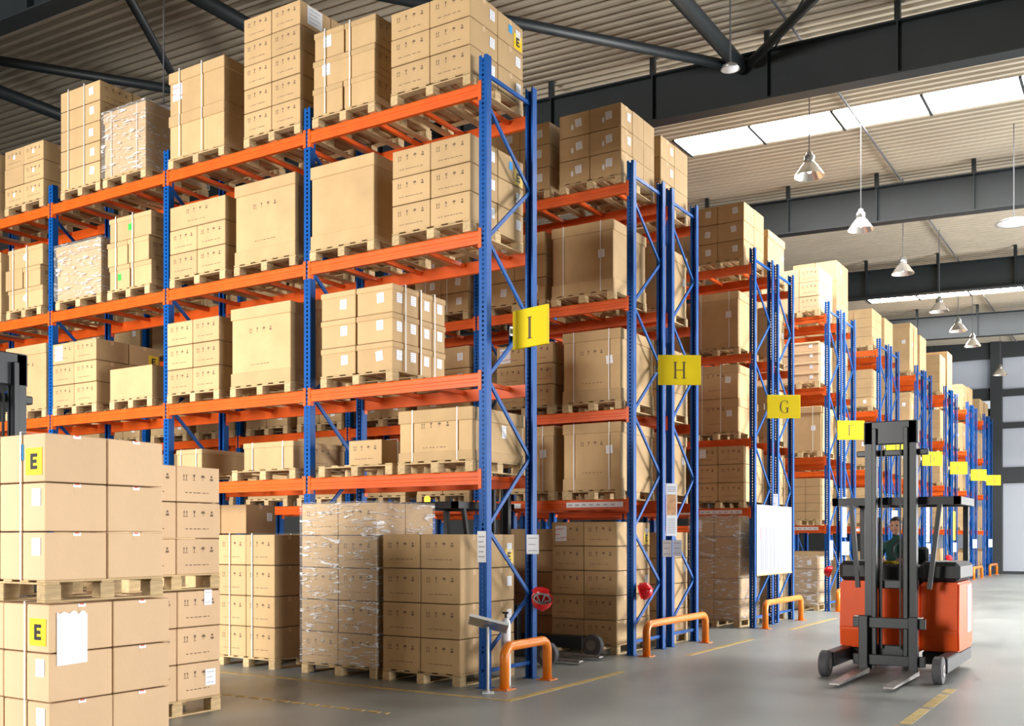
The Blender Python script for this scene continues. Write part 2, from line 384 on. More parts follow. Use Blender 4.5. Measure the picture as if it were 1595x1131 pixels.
BAY = 2.51; X_END = -6.02
NODES = [(0,.18),(1,.18),None,(0,.36),(1,.95),(0,1.70),(1,2.50),(0,3.30),(1,4.05),(0,4.78),(1,5.52),(0,6.22),None,(0,6.52),(1,6.52)]
def brace_meshes(D):
    def f():
        out = []
        for a, b_ in zip(NODES, NODES[1:]):
            if a is None or b_ is None: continue
            y = lambda q: .03+q*(D-.06)
            out.append(MB().bar((0, y(a[0]), a[1]), (0, y(b_[0]), b_[1]), .022, .042).mesh('brace', 'blue'))
        return out
    return cached(('brace', round(D, 3)), f)
def rack(y0, D, nbays, levels, label, group, detail=True):
    t = thing('pallet_rack', label, 'pallet rack', (0, y0, 0), group=group)
    for k in range(nbays+1):
        x = X_END-k*BAY
        for side in (0, 1):
            p = obj('post', POST, t, (x, side*D, 0), math.pi if side else 0)
            if detail: obj('foot_plate', FOOT, p)
        for me in brace_meshes(D): obj('brace', me, t, (x, 0, 0))
    for k in range(nbays):
        xc = X_END-(k+.5)*BAY; L = BAY-.104
        for z in levels:
            obj('beam', beam_mesh(L), t, (xc, -.022, z)); obj('beam', beam_mesh(L), t, (xc, D+.022, z), math.pi)
            if detail:
                for dx in (-.95, -.32, .32, .95):
                    c = obj('cross_bar', CROSS, t, (xc+dx, D/2, z-.012)); c.scale = (1, (D-.01)/.86, 1)
    return t
LV_I = [2.30, 3.345, 4.85, 6.41]
LV_H = [2.12, 3.345, 4.85, 6.41]
LV_F = [1.86, 3.345, 4.85, 6.41]
RI = rack(9.04, .94, 5, LV_I, 'long blue and orange rack nearest the camera, under the letter I', None)
ROWS = {'H': 12.62, 'G': 17.56, 'F': 22.40, 'E': 27.25, 'D': 32.1, 'C': 37.0, 'B': 41.8, 'A': 46.2}
NB = {'H': 5, 'G': 3, 'F': 2, 'E': 2, 'D': 1, 'C': 1, 'B': 1, 'A': 1}
RACKS = {}
for k, y in ROWS.items():
    lv = LV_H if k in 'HG' else LV_F
    RACKS[k] = rack(y, .97, NB[k], lv, 'blue and orange rack under the letter %s, side facing the camera' % k, 'racks back to back along the corridor', k in 'HGF')
    rack(y+1.30, .93, 1 if k not in 'HG' else 2, lv, 'blue and orange rack under the letter %s, side turned away from the camera' % k, 'racks back to back along the corridor', k in 'H')
# white location strips on the lowest beams
def strip(parent, x0, x1, z, y=-.054):
    mb = MB().box(x0, x1, y-.002, y, z-.035, z+.035)
    n = int((x1-x0)/.11)
    for i in range(n): mb.box(x0+.03+i*.11, x0+.09+i*.11, y-.003, y-.002, z-.012, z+.008, 1)
    obj('location_strip', mb.mesh('location_strip', ['paper', 'greyprint']), parent, label='white printed strip')
strip(RACKS['H'], -7.0, -6.12, 2.05); strip(RACKS['H'], -8.4, -7.75, 2.05); strip(RACKS['G'], -7.0, -6.2, 2.05); strip(RACKS['G'], -7.5, -7.15, 2.05)
strip(RACKS['F'], -8.2, -6.2, 1.79); strip(RACKS['E'], -8.2, -6.2, 1.79)

# ------------------------------------------------------------------ pallets
def pal_parts(w, d, h):
    def f():
        L = []
        bh = h-.042
        blk = MB().box(-.05, .05, -.06, .06, 0, bh, bev=.004).mesh('block', 'wood')
        bot = MB().box(-.05, .05, -d/2, d/2, 0, .014, bev=.003).mesh('bottom_board', 'wood')
        strg = MB().box(-w/2, w/2, -.05, .05, 0, .014, bev=.003).mesh('stringer_board', 'wood')
        dk = MB().box(-.05, .05, -d/2, d/2, 0, .014, bev=.003).mesh('deck_board', 'wood')
        xs = (-w/2+.05, 0, w/2-.05); ys = (-d/2+.06, 0, d/2-.06)
        for x in xs:
            L.append(('bottom_board', bot, (x, 0, 0)))
            for y in ys: L.append(('block', blk, (x, y, .014)))
        for y in ys: L.append(('stringer_board', strg, (0, y, .014+bh)))
        n = 6
        for i in range(n): L.append(('deck_board', dk, (-w/2+.05+i*(w-.1)/(n-1), 0, .028+bh)))
        return L
    return cached(('pal', round(w,2), round(d,2), h), f)
def pal_single(w, d, h):
    def f():
        mb = MB(); bh = h-.042
        for x in (-w/2+.05, 0, w/2-.05):
            mb.box(x-.05, x+.05, -d/2, d/2, 0, .014)
            for y in (-d/2+.06, 0, d/2-.06): mb.box(x-.05, x+.05, y-.06, y+.06, .014, .014+bh)
        for y in (-d/2+.05, 0, d/2-.05): mb.box(-w/2, w/2, y-.05, y+.05, .014+bh, .028+bh)
        for i in range(6):
            x = -w/2+.05+i*(w-.1)/5; mb.box(x-.05, x+.05, -d/2, d/2, .028+bh, h)
        return mb.mesh('pallet', 'wood')
    return cached(('pals', round(w,2), round(d,2), h), f)

# ------------------------------------------------------------------ loads
ORD = ['top', 'second', 'third', 'fourth', 'fifth', 'sixth']
PN = {1: 'end pallet', 2: 'second pallet', 3: 'third pallet', 4: 'fourth pallet', 5: 'fifth pallet', 6: 'sixth pallet', 7: 'seventh pallet', 8: 'eighth pallet', 9: 'ninth pallet', 10: 'tenth pallet'}
SH = ['floor level', 'lowest shelf', 'second shelf', 'third shelf', 'top shelf']
CARTONS = []; LOADS = []
def load(where, x0, x1, y0, depth, z, layers, nc, nd, h, ph=.13, m='kraft', marks='f', stick='', lid=False, sleeve=False, straps='', film=False,
         pal=True, shifts=None, pw=None, px=None, yel=None, extra=(), near=False, dy=0.0, adj='brown', stairs=None):
    """where: (row words, shelf words, pallet words); h: height of the boxes above the pallet"""
    L = dict(where=where, x0=x0, x1=x1, y0=y0, d=depth, z=z, ph=ph, pal=pal, film=film, straps=straps, h=h, near=near, vis=False, pw=pw, px=px, lid=lid, layers=layers)
    LOADS.append(L); li = len(LOADS)-1
    zb = z+ph; g = .004; lh = h/layers
    cols = nc if isinstance(nc, (list, tuple)) else [nc]*layers      # bottom first
    for r in range(layers):
        c = cols[r]; sx = (shifts[r] if shifts else 0.0)
        cwid = (x1-x0)/c
        for i in range(c):
            for j in range(nd):
                d = depth/nd
                C = dict(load=li, x0=x0+i*cwid+g+sx, x1=x0+(i+1)*cwid-g+sx, y0=y0+j*d+g+dy, y1=y0+(j+1)*d-g+dy, z0=zb+r*lh, z1=zb+(r+1)*lh-.006,
                         m=m, marks=marks, stick=stick if j == 0 or 's' in stick else '', lid=lid, sleeve=sleeve, r=layers-1-r, i=i, j=j, c=c, nd=nd, layers=layers, adj=adj, extra=[])
                if yel and r == layers-1 and i == c-1 and j == nd-1: C['extra'].append(yel)
                for e in extra:
                    if e[0] == (layers-1-r, i, j): C['extra'].append(e[1])
                CARTONS.append(C)
    return L
def W3(row, sh, p): return (row, SH[sh], PN[p])
Y = 8.95; D1 = 1.08
z4, z3, z2, z1 = LV_I[3], LV_I[2], LV_I[1], LV_I[0]
# rack I, top shelf
load(W3('I',4,1), -7.23, -6.15, Y, D1, z4, 3, 2, 2, .90, m='kraft', stick='s', yel='yelE', near=True)
load(W3('I',4,2), -8.41, -7.46, Y, D1, z4, 3, [2,1,2], 2, .98, lid=True, straps='fs', stick='', marks='s', near=True, shifts=[0,.0,.02], extra=[((0,0,0),'paper'),((1,0,0),'paper'),((2,1,1),'green'),((0,1,1),'green')], adj='strapped')
load(W3('I',4,3), -9.55, -8.60, Y, D1, z4, 5, 2, 2, 1.46, near=True, extra=[((0,1,0),'sheetS')])
load(W3('I',4,4), -10.95, -9.90, Y, D1, z4, 2, 1, 1, 1.13, lid=True, marks='', straps='f', near=True, extra=[((0,0,0),'redsheet')], adj='large')
load(W3('I',4,5), -12.30, -11.40, Y, D1, z4, 1, 1, 1, .90, lid=True, marks='', straps='f', film=True, near=True, adj='large filmed')
load(W3('I',4,6), -13.25, -12.36, Y, D1, z4, 5, 1, 2, 1.40, marks='s', stick='f', near=True, straps='f')
load(W3('I',4,7), -14.62, -13.66, Y, D1, z4, 3, 2, 2, .84, near=True, extra=[((q,w,0),'smudge') for q in range(3) for w in range(2)])
load(W3('I',4,8), -15.75, -14.75, Y, D1, z4, 3, 2, 2, .84, near=True)
# third shelf
load(W3('I',3,1), -7.21, -6.15, Y, D1, z3, 3, 2, 2, .92, stick='s', yel='yelE', near=True)
load(W3('I',3,2), -8.45, -7.47, Y, D1, z3, 1, 1, 1, .98, lid=True, sleeve=True, marks='s', near=True, adj='large')
load(W3('I',3,3), -9.72, -8.68, Y, D1, z3, 1, 1, 1, .99, lid=True, sleeve=True, marks='f', near=True, adj='large')
load(W3('I',3,4), -10.92, -9.88, Y, D1, z3, 3, [2,2,1], 2, .93, near=True)
load(W3('I',3,5), -12.20, -11.32, Y, D1, z3, 3, [2,2,1], 2, .98, lid=True, straps='fs', marks='s', near=True, shifts=[.03,-.02,.03], extra=[((0,0,0),'greenF'),((2,0,0),'greenF')], adj='strapped')
load(W3('I',3,6), -13.37, -12.34, Y, D1, z3, 1, 1, 1, .78, lid=True, marks='', film=True, near=True, adj='film-wrapped')
load(W3('I',3,7), -14.58, -13.72, Y, D1, z3, 3, [1,2,1], 2, .90, lid=True, straps='f', marks='s', near=True, shifts=[.04,-.02,.04], extra=[((0,0,0),'round'),((2,0,0),'round')], adj='strapped')
load(W3('I',3,8), -15.75, -14.72, Y, D1, z3, 1, 1, 1, .92, lid=True, near=True, adj='large')
# second shelf
load(W3('I',2,1), -8.28, -7.20, Y, 1.02, z2, 3, 2, 2, .97, stick='fs2', marks='', straps='ss', lid=True, near=True, adj='strapped')
load(W3('I',2,2), -9.79, -8.76, Y, D1, z2, 1, 1, 1, .97, lid=True, sleeve=True, marks='f', near=True, adj='large')
load(W3('I',2,3), -10.97, -9.99, Y, D1, z2, 3, 2, 2, .93, near=True)
load(W3('I',2,4), -12.15, -11.27, Y, D1, z2, 1, 1, 1, .43, sleeve=True, marks='', near=True, adj='single low')
load(W3('I',2,5), -13.44, -12.44, Y, 1.08, z2, 3, [2,2,2], 2, .90, near=True, yel='yelE', extra=[((0,0,0),'redsheet')])
load(W3('I',2,6), -14.60, -13.60, Y, D1, z2, 1, 1, 1, .95, lid=True, marks='f', near=True, adj='tall')
# lowest shelf
load(W3('I',1,1), -7.13, -6.12, Y, D1, z1, 1, 1, 1, .57, lid=True, sleeve=True, marks='f', straps='f', near=True, extra=[((0,0,0),'tagS')], adj='large')
load(W3('I',1,2), -7.98, -7.48, Y+.15, .8, z1, 1, 1, 1, .30, marks='f', straps='s', pw=1.1, px=-7.76, near=True, adj='small')
load(W3('I',1,3), -9.62, -8.76, Y+.05, .95, z1, 1, 1, 1, .34, lid=True, marks='s', straps='f', pw=1.08, px=-9.22, near=True, adj='low strapped')
load(W3('I',1,4), -10.92, -10.42, Y+.1, .9, z1, 1, 1, 1, .32, lid=True, marks='', straps='f', pw=1.0, px=-10.7, near=True, adj='low strapped')
# on the floor
load(W3('I',0,1), -7.33, -6.27, Y-.02, 1.1, 0, 4, 2, 2, 1.51, stick='s', yel='yelE', near=True)
load(W3('I',0,2), -8.56, -7.42, Y-.02, 1.08, 0, 5, 2, 2, 1.87, film=True, near=True)
load(W3('I',0,3), -9.98, -9.0, Y-.02, 1.05, 0, 4, 2, 2, 1.51, straps='f', near=True)
load(W3('I',0,4), -11.35, -10.36, 9.75, .55, 1.65, 1, 2, 1, .40, ph=0, pal=False, marks='', stick='s', adj='loose shaded', m='kraft_shaded')
load(W3('I',0,4), -11.4, -10.4, Y-.02, 1.05, 0, 4, 2, 2, 1.51, near=True)
# rack H
Y = 12.53
load(W3('H',4,1), -7.10, -6.13, Y, D1, 6.41, 3, 2, 3, .97, stick='fs', marks='', near=True, extra=[((q,w,0),'redtag') for q in range(3) for w in range(2)])
load(W3('H',4,2), -8.25, -7.25, Y, D1, 6.41, 3, 2, 2, .95, stick='f', marks='', near=True)
load(W3('H',3,1), -7.23, -6.25, Y, D1, 4.85, 1, 1, 1, .97, lid=True, sleeve=True, marks='', stick='f', straps='f', near=True, adj='large')
load(W3('H',3,2), -8.35, -7.33, Y, D1, 4.85, 3, 2, 2, .97, stick='f', marks='', near=True)
load(W3('H',3,3), -9.65, -8.65, Y, D1, 4.85, 3, 2, 2, .85, stick='f', marks='', straps='f', near=True)
load(W3('H',2,1), -7.05, -6.13, Y, D1, 3.345, 1, 1, 1, .98, lid=True, sleeve=True, marks='f', stick='f', straps='f', near=True, adj='large')
load(W3('H',2,2), -8.15, -7.20, Y, D1, 3.345, 3, 2, 2, .90, marks='f', near=True, extra=[((0,0,0),'redsheet')])
load(W3('H',1,1), -7.05, -6.13, Y, D1, 2.12, 1, 1, 1, .93, lid=True, sleeve=True, marks='f', stick='f', straps='f', near=True, adj='large')
load(W3('H',1,2), -8.10, -7.18, Y, D1, 2.12, 1, 1, 1, .93, lid=True, sleeve=True, marks='f', stick='f', straps='f', near=True, adj='large')
load(W3('H',0,1), -7.22, -6.20, Y, D1, 0, 5, 2, 2, 1.69, near=True, yel='yelE', extra=[((0,0,0),'redsheet')], stick='s')
load(W3('H',0,2), -8.45, -7.45, Y+.5, D1, 0, 5, 2, 2, 1.60, near=True, stick='s', marks='')
for i in range(3, 11):
    for s in range(5):
        if (i, s) == (3, 3): continue
        x1 = -6.13-(i-1)*1.2 - .1*((i-1)//2); rnd = random.Random(i*7+s)
        big = rnd.random() < .4
        if s == 0 and i > 5 and i % 2: continue
        load(W3('H',s,i), x1-.98, x1, Y, D1, [0]+LV_H and ([0]+LV_H)[s], 1 if big else 3, 1 if big else 2, 1 if big else 2, rnd.uniform(.7, 1.0), lid=big, marks='' , stick='f', adj='large' if big else 'brown')
Y2 = 12.62+1.26
def rear(row, Yb, zs, deep=1.02, n=1, hs=None, seed=0):
    for s in range(5):
        for p in range(n):
            rnd = random.Random(seed+s*3+p*17); x1 = -6.15-p*1.2
            big = rnd.random() < .45
            h = hs[s] if hs else rnd.uniform(.85, 1.0)
            load((row+' rear side', SH[s], PN[p+1]), x1-1.0, x1, Yb, deep, zs[s], 1 if big else 3+(s == 0), 1 if big else 2, 1 if big else 2, h, lid=big, marks='', stick='s', yel=None if big or s % 2 else 'yelE', adj='large' if big else 'brown')
rear('H', Y2, [0]+LV_H, n=1, hs=[1.55, .9, .95, .95, .98], seed=5)
# rack G
Y = 17.47
load(W3('G',4,1), -7.13, -6.15, Y, D1, 6.41, 3, 2, 2, 1.0, stick='f', marks='', near=True)
load(W3('G',4,2), -8.33, -7.3, Y, D1, 6.41, 3, 2, 2, 1.0, stick='f', marks='')
load(W3('G',3,1), -7.13, -6.25, Y, D1, 4.85, 1, 1, 1, 1.0, lid=True, marks='', stick='f', straps='f', near=True, adj='large')
load(W3('G',2,1), -7.12, -6.25, Y, D1, 3.345, 2, 1, 1, 1.2, lid=True, marks='f', stick='f', straps='f', near=True, adj='large')
load(W3('G',1,1), -7.13, -6.15, Y, D1, 2.12, 3, 2, 2, .98, marks='f', near=True, extra=[((0,0,0),'paper')])
load(W3('G',0,1), -7.18, -6.24, Y, D1, 0, 5, 2, 2, 1.86, marks='', film=True, near=True, extra=[((0,0,0),'redsheet')])
for s in range(5):
    for i in (2, 3, 4):
        if (s, i) == (4, 2): continue
        load(W3('G',s,i), -7.13-(i-1)*1.2, -6.15-(i-1)*1.2, Y, D1, ([0]+LV_H)[s], 3, 2, 1, .95, marks='')
rear('G', 17.56+1.26, [0]+LV_H, hs=[1.3, .9, .95, .95, .85], seed=9)
# rack F
Y = 22.31; zf = [0]+LV_F
load(W3('F',4,1), -7.05, -6.17, Y, D1, 6.41, 3, 2, 2, .93, m='kraft_pale', marks='f', stick='s', yel='yelE')
load(W3('F',4,2), -8.2, -7.2, Y, D1, 6.41, 3, 2, 1, .95, m='kraft_pale', marks='')
load(W3('F',3,1), -7.08, -6.17, Y, D1, 4.85, 4, 1, 2, .88, m='kraft_pale', marks='', stick='fs', lid=True)
load(W3('F',3,2), -8.2, -7.2, Y, D1, 4.85, 3, 1, 2, .88, m='kraft_pale', marks='')
load(W3('F',2,1), -7.08, -6.12, Y, D1, 3.345, 1, 1, 1, .98, m='kraft', lid=True, marks='', stick='f', straps='f', adj='large')
load(W3('F',1,1), -7.12, -6.14, Y, D1, 1.86, 5, 3, 2, .90, m='kraft', marks='', stick='f', adj='small')
load(W3('F',1,2), -8.25, -7.25, Y, D1, 1.86, 5, 3, 1, .90, m='kraft', marks='', adj='small')
load(W3('F',0,1), -6.95, -6.20, Y, D1, 0, 4, 1, 2, 1.05, marks='', stick='f', film=True, adj='filmed')
load(W3('F',2,2), -8.25, -7.25, Y, D1, 3.345, 1, 1, 1, .9, m='kraft', lid=True, marks='', adj='large')
rear('F', 22.40+1.26, zf, hs=[1.0, .75, .95, .95, 1.38], seed=3)
# racks E to A
def far(row, Yr, specs, seed, rh):
    for s, sp in enumerate(specs):
        for p in range(2 if row in 'E' else 1):
            layers, nc, h, st = sp
            load(W3(row,s,p+1), -7.1-p*1.2, -6.17-p*1.2, Yr-.08, D1, zf[s], layers, nc, 2, h, m='kraft' , marks='', stick='fs' if st else '', lid=(layers == 1))
    rear(row, Yr+1.26, zf, hs=rh, seed=seed)
far('E', 27.25, [(3,2,1.1,0),(4,2,.9,1),(1,1,.95,1),(4,1,.95,1),(4,2,.95,1)], 21, [1.0,.8,.95,.95,.95])
far('D', 32.1, [(3,2,1.1,0),(4,2,.9,1),(1,1,.95,1),(1,1,.95,1),(1,1,1.45,1)], 22, [1.0,.8,.95,.95,1.3])
far('C', 37.0, [(3,2,1.1,0),(4,2,.9,1),(3,2,.95,1),(3,1,.95,1),(4,2,1.25,1)], 23, [1.0,.8,.95,.95,1.55])
far('B', 41.8, [(2,2,.9,0),(4,2,.9,1),(1,1,.95,1),(1,1,.95,1),(1,1,.85,1)], 24, [1.0,.8,.95,.95,.9])
far('A', 46.2, [(2,2,.9,0),(3,2,.9,1),(1,1,.95,1),(1,1,.95,1),(1,1,.80,1)], 25, [1.0,.8,.95,.95,.8])
# stacks standing in the aisle before rack I
fs = ('aisle', 'lower pallet', 'front stack'); fu = ('aisle', 'upper pallet', 'front stack')
load(('front stack', 'left foreground', 'lower pallet'), -7.38, -6.31, 4.18, 1.0, 0, 3, 2, 2, 1.00, ph=.15, m='kraft_pale', marks='', stick='', straps='f', near=True, extra=[((0,1,0),'yelEf'),((0,1,0),'bigsheet'),((1,1,0),'paperR'),((2,1,0),'paperR')], adj='pale')
load(('front stack', 'left foreground', 'upper pallet'), -7.41, -6.34, 4.17, .97, 1.155, 3, 2, 2, 1.01, ph=.15, m='kraft_pale', marks='', straps='f', near=True, extra=[((0,1,0),'yelEf'),((0,1,0),'bluetag'),((1,1,0),'paperR'),((2,1,0),'paperR')], adj='pale')
load(('second stack', 'left foreground', 'lower pallet'), -8.42, -7.36, 5.62, 1.0, 0, 3, 2, 2, .98, ph=.14, m='kraft_pale', marks='s', near=True, extra=[((2,1,1),'paperSide'),((0,1,1),'tagS')], adj='pale')
load(('second stack', 'left foreground', 'upper pallet'), -8.42, -7.37, 5.62, 1.0, 1.126, 3, 2, 2, .98, ph=.14, m='kraft_pale', marks='s', near=True, adj='pale')

# ---- which cartons the photograph shows
E_FILLER = True
CV = []; CF = []
for c in CARTONS:
    n = len(CV); a = c
    CV += [(a['x0'],a['y0'],a['z0']),(a['x1'],a['y0'],a['z0']),(a['x1'],a['y1'],a['z0']),(a['x0'],a['y1'],a['z0']),(a['x0'],a['y0'],a['z1']),(a['x1'],a['y0'],a['z1']),(a['x1'],a['y1'],a['z1']),(a['x0'],a['y1'],a['z1'])]
    CF += [tuple(n+i for i in f) for f in ((0,3,2,1),(4,5,6,7),(0,1,5,4),(1,2,6,5),(2,3,7,6),(3,0,4,7))]
bvh = BVHTree.FromPolygons(CV, CF)
CO = Vector((0, 0, 1.6)); s_, c_ = math.sin(YAW), math.cos(YAW)
def proj(p):
    f = -p[0]*s_+p[1]*c_; r = p[0]*c_+p[1]*s_
    return 797.5+1595*r/f, 837-1595*(p[2]-1.6)/f, f
for ci, c in enumerate(CARTONS):
    tot = 0.0
    faces = [('y', c['y0'])] + ([('x', c['x1'])])
    if c['z1'] < 1.6: faces.append(('z', c['z1']))
    f0 = proj(((c['x0']+c['x1'])/2, c['y0'], c['z0']))[2]
    for ax, val in faces:
        hit = 0; N = 5
        for i in range(N):
            for j in range(N):
                u = (i+.5)/N; v = (j+.5)/N
                if ax == 'y': p = (c['x0']+u*(c['x1']-c['x0']), val, c['z0']+v*(c['z1']-c['z0']))
                elif ax == 'x': p = (val, c['y0']+u*(c['y1']-c['y0']), c['z0']+v*(c['z1']-c['z0']))
                else: p = (c['x0']+u*(c['x1']-c['x0']), c['y0']+v*(c['y1']-c['y0']), val)
                qx, qy, _ = proj(p)
                if not (-2 < qx < 1597 and -2 < qy < 1133): continue
                d = Vector(p)-CO; L_ = d.length
                h_ = bvh.ray_cast(CO, d.normalized(), L_+.01)
                if h_[0] is not None and h_[2]//6 == ci: hit += 1
        # rough projected area of the face
        if ax == 'y': A = abs(proj((c['x1'],val,c['z0']))[0]-proj((c['x0'],val,c['z0']))[0])
        elif ax == 'x': A = abs(proj((val,c['y1'],c['z0']))[0]-proj((val,c['y0'],c['z0']))[0])
        else: A = 10
        tot += hit/25*A*(c['z1']-c['z0'])*1595/f0
    c['score'] = tot
order = sorted(range(len(CARTONS)), key=lambda i: -CARTONS[i]['score'])
keep = set(i for i in order[:310] if CARTONS[i]['score'] > 12)
for i in range(len(CARTONS)):
    if CARTONS[i]['score'] > 12: LOADS[CARTONS[i]['load']]['vis'] = True

# ---- carton meshes
def glyphs(mb, w, h, face, ax):
    """printed handling marks (arrows, glass, umbrella, stack) and a line of text, as thin ink shapes"""
    g = min(.05, h*.16); zc = h*.70; e = .0012
    def P(u, v): return (u, face-e, v) if ax == 'y' else (face+e, u, v)
    def poly(pts): mb.poly([P(*q) for q in pts], 1)
    n = 4; us = [(-.34+.68*i/(n-1))*w for i in range(n)]
    k = 0
    for i, u in enumerate(us):
        if i == 0:
            for d in (-g*.3, g*.3):
                poly([(u+d-g*.06,zc-g*.5),(u+d+g*.06,zc-g*.5),(u+d+g*.06,zc+g*.2),(u+d-g*.06,zc+g*.2)]); poly([(u+d-g*.2,zc+g*.15),(u+d+g*.2,zc+g*.15),(u+d,zc+g*.55)])
            poly([(u-g*.55,zc-g*.62),(u+g*.55,zc-g*.62),(u+g*.55,zc-g*.52),(u-g*.55,zc-g*.52)])
        elif i == 1:
            poly([(u-g*.3,zc+g*.5),(u-g*.12,zc-g*.0),(u+g*.12,zc-g*.0),(u+g*.3,zc+g*.5)]); poly([(u-g*.05,zc-g*.5),(u+g*.05,zc-g*.5),(u+g*.05,zc),(u-g*.05,zc)]); poly([(u-g*.25,zc-g*.58),(u+g*.25,zc-g*.58),(u+g*.25,zc-g*.48),(u-g*.25,zc-g*.48)])
        elif i == 2:
            poly([(u-g*.5,zc),(u+g*.5,zc),(u+g*.3,zc+g*.38),(u,zc+g*.5),(u-g*.3,zc+g*.38)]); poly([(u-g*.05,zc-g*.5),(u+g*.05,zc-g*.5),(u+g*.05,zc),(u-g*.05,zc)])
        else:
            poly([(u-g*.35,zc-g*.5),(u+g*.35,zc-g*.5),(u+g*.35,zc-g*.1),(u-g*.35,zc-g*.1)]); poly([(u-g*.2,zc+g*.05),(u+g*.2,zc+g*.05),(u+g*.2,zc+g*.45),(u-g*.2,zc+g*.45)])
    u = -.34*w; zt = h*.26; rnd = random.Random(int(w*1000))
    while u < .30*w:
        l = rnd.uniform(.015, .05)
        poly([(u,zt-g*.07),(u+l,zt-g*.07),(u+l,zt+g*.09),(u,zt+g*.09)]); u += l+rnd.uniform(.006, .03)
def carton_mesh(w, d, h, m, marks, sleeve_lid):
    def f():
        mb = MB().box(-w/2, w/2, -d/2, d/2, 0, h, bev=.006)
        # closed top flaps: a shallow tape strip over the seam
        mb.box(-w/2+.004, w/2-.004, -.025, .025, h-.001, h+.001, 2)
        if not sleeve_lid:
            mb.box(-w/2-.0008, -w/2+.001, -.025, .025, h-.06, h-.002, 2); mb.box(w/2-.001, w/2+.0008, -.025, .025, h-.06, h-.002, 2)
        if 'f' in marks: glyphs(mb, w*(.9 if w < .7 else .5), h, -d/2, 'y')
        if 's' in marks: glyphs(mb, d*(.9 if d < .7 else .5), h, w/2, 'x')
        return mb.mesh('carton', [m, 'ink', 'kraft_pale'], fix=False)
    return cached(('c', round(w,3), round(d,3), round(h,3), m, marks, sleeve_lid), f)
def sheet_mesh(w, h, ax, m='paper', lines=4, torn=False, key=None):
    """a printed sheet lying against a face; origin at its centre"""
    def f():
        mb = MB(); t = .0015
        def bx(u0, u1, v0, v1, d0, d1, mi):
            if ax == 'y': mb.box(u0, u1, -d1, -d0, v0, v1, mi)
            else: mb.box(d0, d1, u0, u1, v0, v1, mi)
        if torn:
            r = random.Random(3); pts = []
            n = 10
            for i in range(n+1): pts.append((-w/2+w*i/n, h/2-r.uniform(0, .05)*h*(1.6 if i % 3 == 1 else .6)))
            pts = [(-w/2, -h/2), (w/2, -h/2*.96)] + pts[::-1]
            P = (lambda u, v, d: (u, -d, v)) if ax == 'y' else (lambda u, v, d: (d, u, v))
            mb.poly([P(u, v, t) for u, v in pts]); k = len(pts)
            n0 = len(mb.v); mb.v += [P(u, v, 0) for u, v in pts]
            for i in range(k): mb.f.append((i, (i+1)%k, n0+(i+1)%k, n0+i)); mb.m.append(0)
        else: bx(-w/2, w/2, -h/2, h/2, 0, t, 0)
        for i in range(lines):
            v = h*(.32-.64*i/max(1, lines-1)); q = .36 if i % 2 == 0 else .22
            bx(-w*.36, w*q, v-h*.022, v+h*.022, t, t+.0006, 1)
        return mb.mesh('sheet', [m, 'greyprint'])
    return cached(('sheet', w, h, ax, m, lines, torn), f)
def letterE(ax, s=.10, bold=.26):
    def f():
        mb = MB(); w = s*.72; t = s*bold
        def bx(u0, u1, v0, v1):
            if ax == 'y': mb.box(u0, u1, -.003, -.001, v0, v1)
            else: mb.box(.001, .003, u0, u1, v0, v1)
        bx(-w/2, -w/2+t, -s/2, s/2); bx(-w/2+t, w/2, s/2-t*.85, s/2); bx(-w/2+t, w/2*.8, -t*.42, t*.42); bx(-w/2+t, w/2, -s/2, -s/2+t*.85)
        return mb.mesh('letter', 'black')
    return cached(('E', ax, s), f)
def yellow_label(parent, x, y, z, ax, s=.17):
    me = cached(('yl', ax, s), lambda: (MB().box(-s/2, s/2, -.0015, 0, -s/2, s/2) if ax == 'y' else MB().box(0, .0015, -s/2, s/2, -s/2, s/2)).mesh('location_label', 'yellow'))
    l = obj('location_label', me, parent, (x, y, z), label='yellow label with a black letter E')
    obj('letter', letterE(ax, s*.58), l)
def ring_y(mb, w, d, h, x, lift=.002, sw=.014, under=0.0):        # strap loop in a plane of constant x
    t = .0015; l = lift
    mb.box(x-sw/2, x+sw/2, -d/2-l-t, -d/2-l, -under, h+l+t); mb.box(x-sw/2, x+sw/2, d/2+l, d/2+l+t, -under, h+l+t)
    mb.box(x-sw/2, x+sw/2, -d/2-l, d/2+l, h+l, h+l+t)
def ring_x(mb, w, d, h, y, lift=.002, sw=.014, under=0.0):
    t = .0015; l = lift
    mb.box(-w/2-l-t, -w/2-l, y-sw/2, y+sw/2, -under, h+l+t); mb.box(w/2+l, w/2+l+t, y-sw/2, y+sw/2, -under, h+l+t)
    mb.box(-w/2-l, w/2+l, y-sw/2, y+sw/2, h+l, h+l+t)
rndj = random.Random(5)
filler = MB()
def pos_words(c):
    w = []
    if c['c'] >= 2: w.append(['left', 'middle', 'right'][c['i']] if c['c'] == 3 else ['left', 'right'][c['i']])
    if c['nd'] >= 2: w.insert(0, ['front', 'rear'][c['j']] if c['nd'] == 2 else ['front', 'middle', 'rear'][c['j']])
    return ' '.join(w)
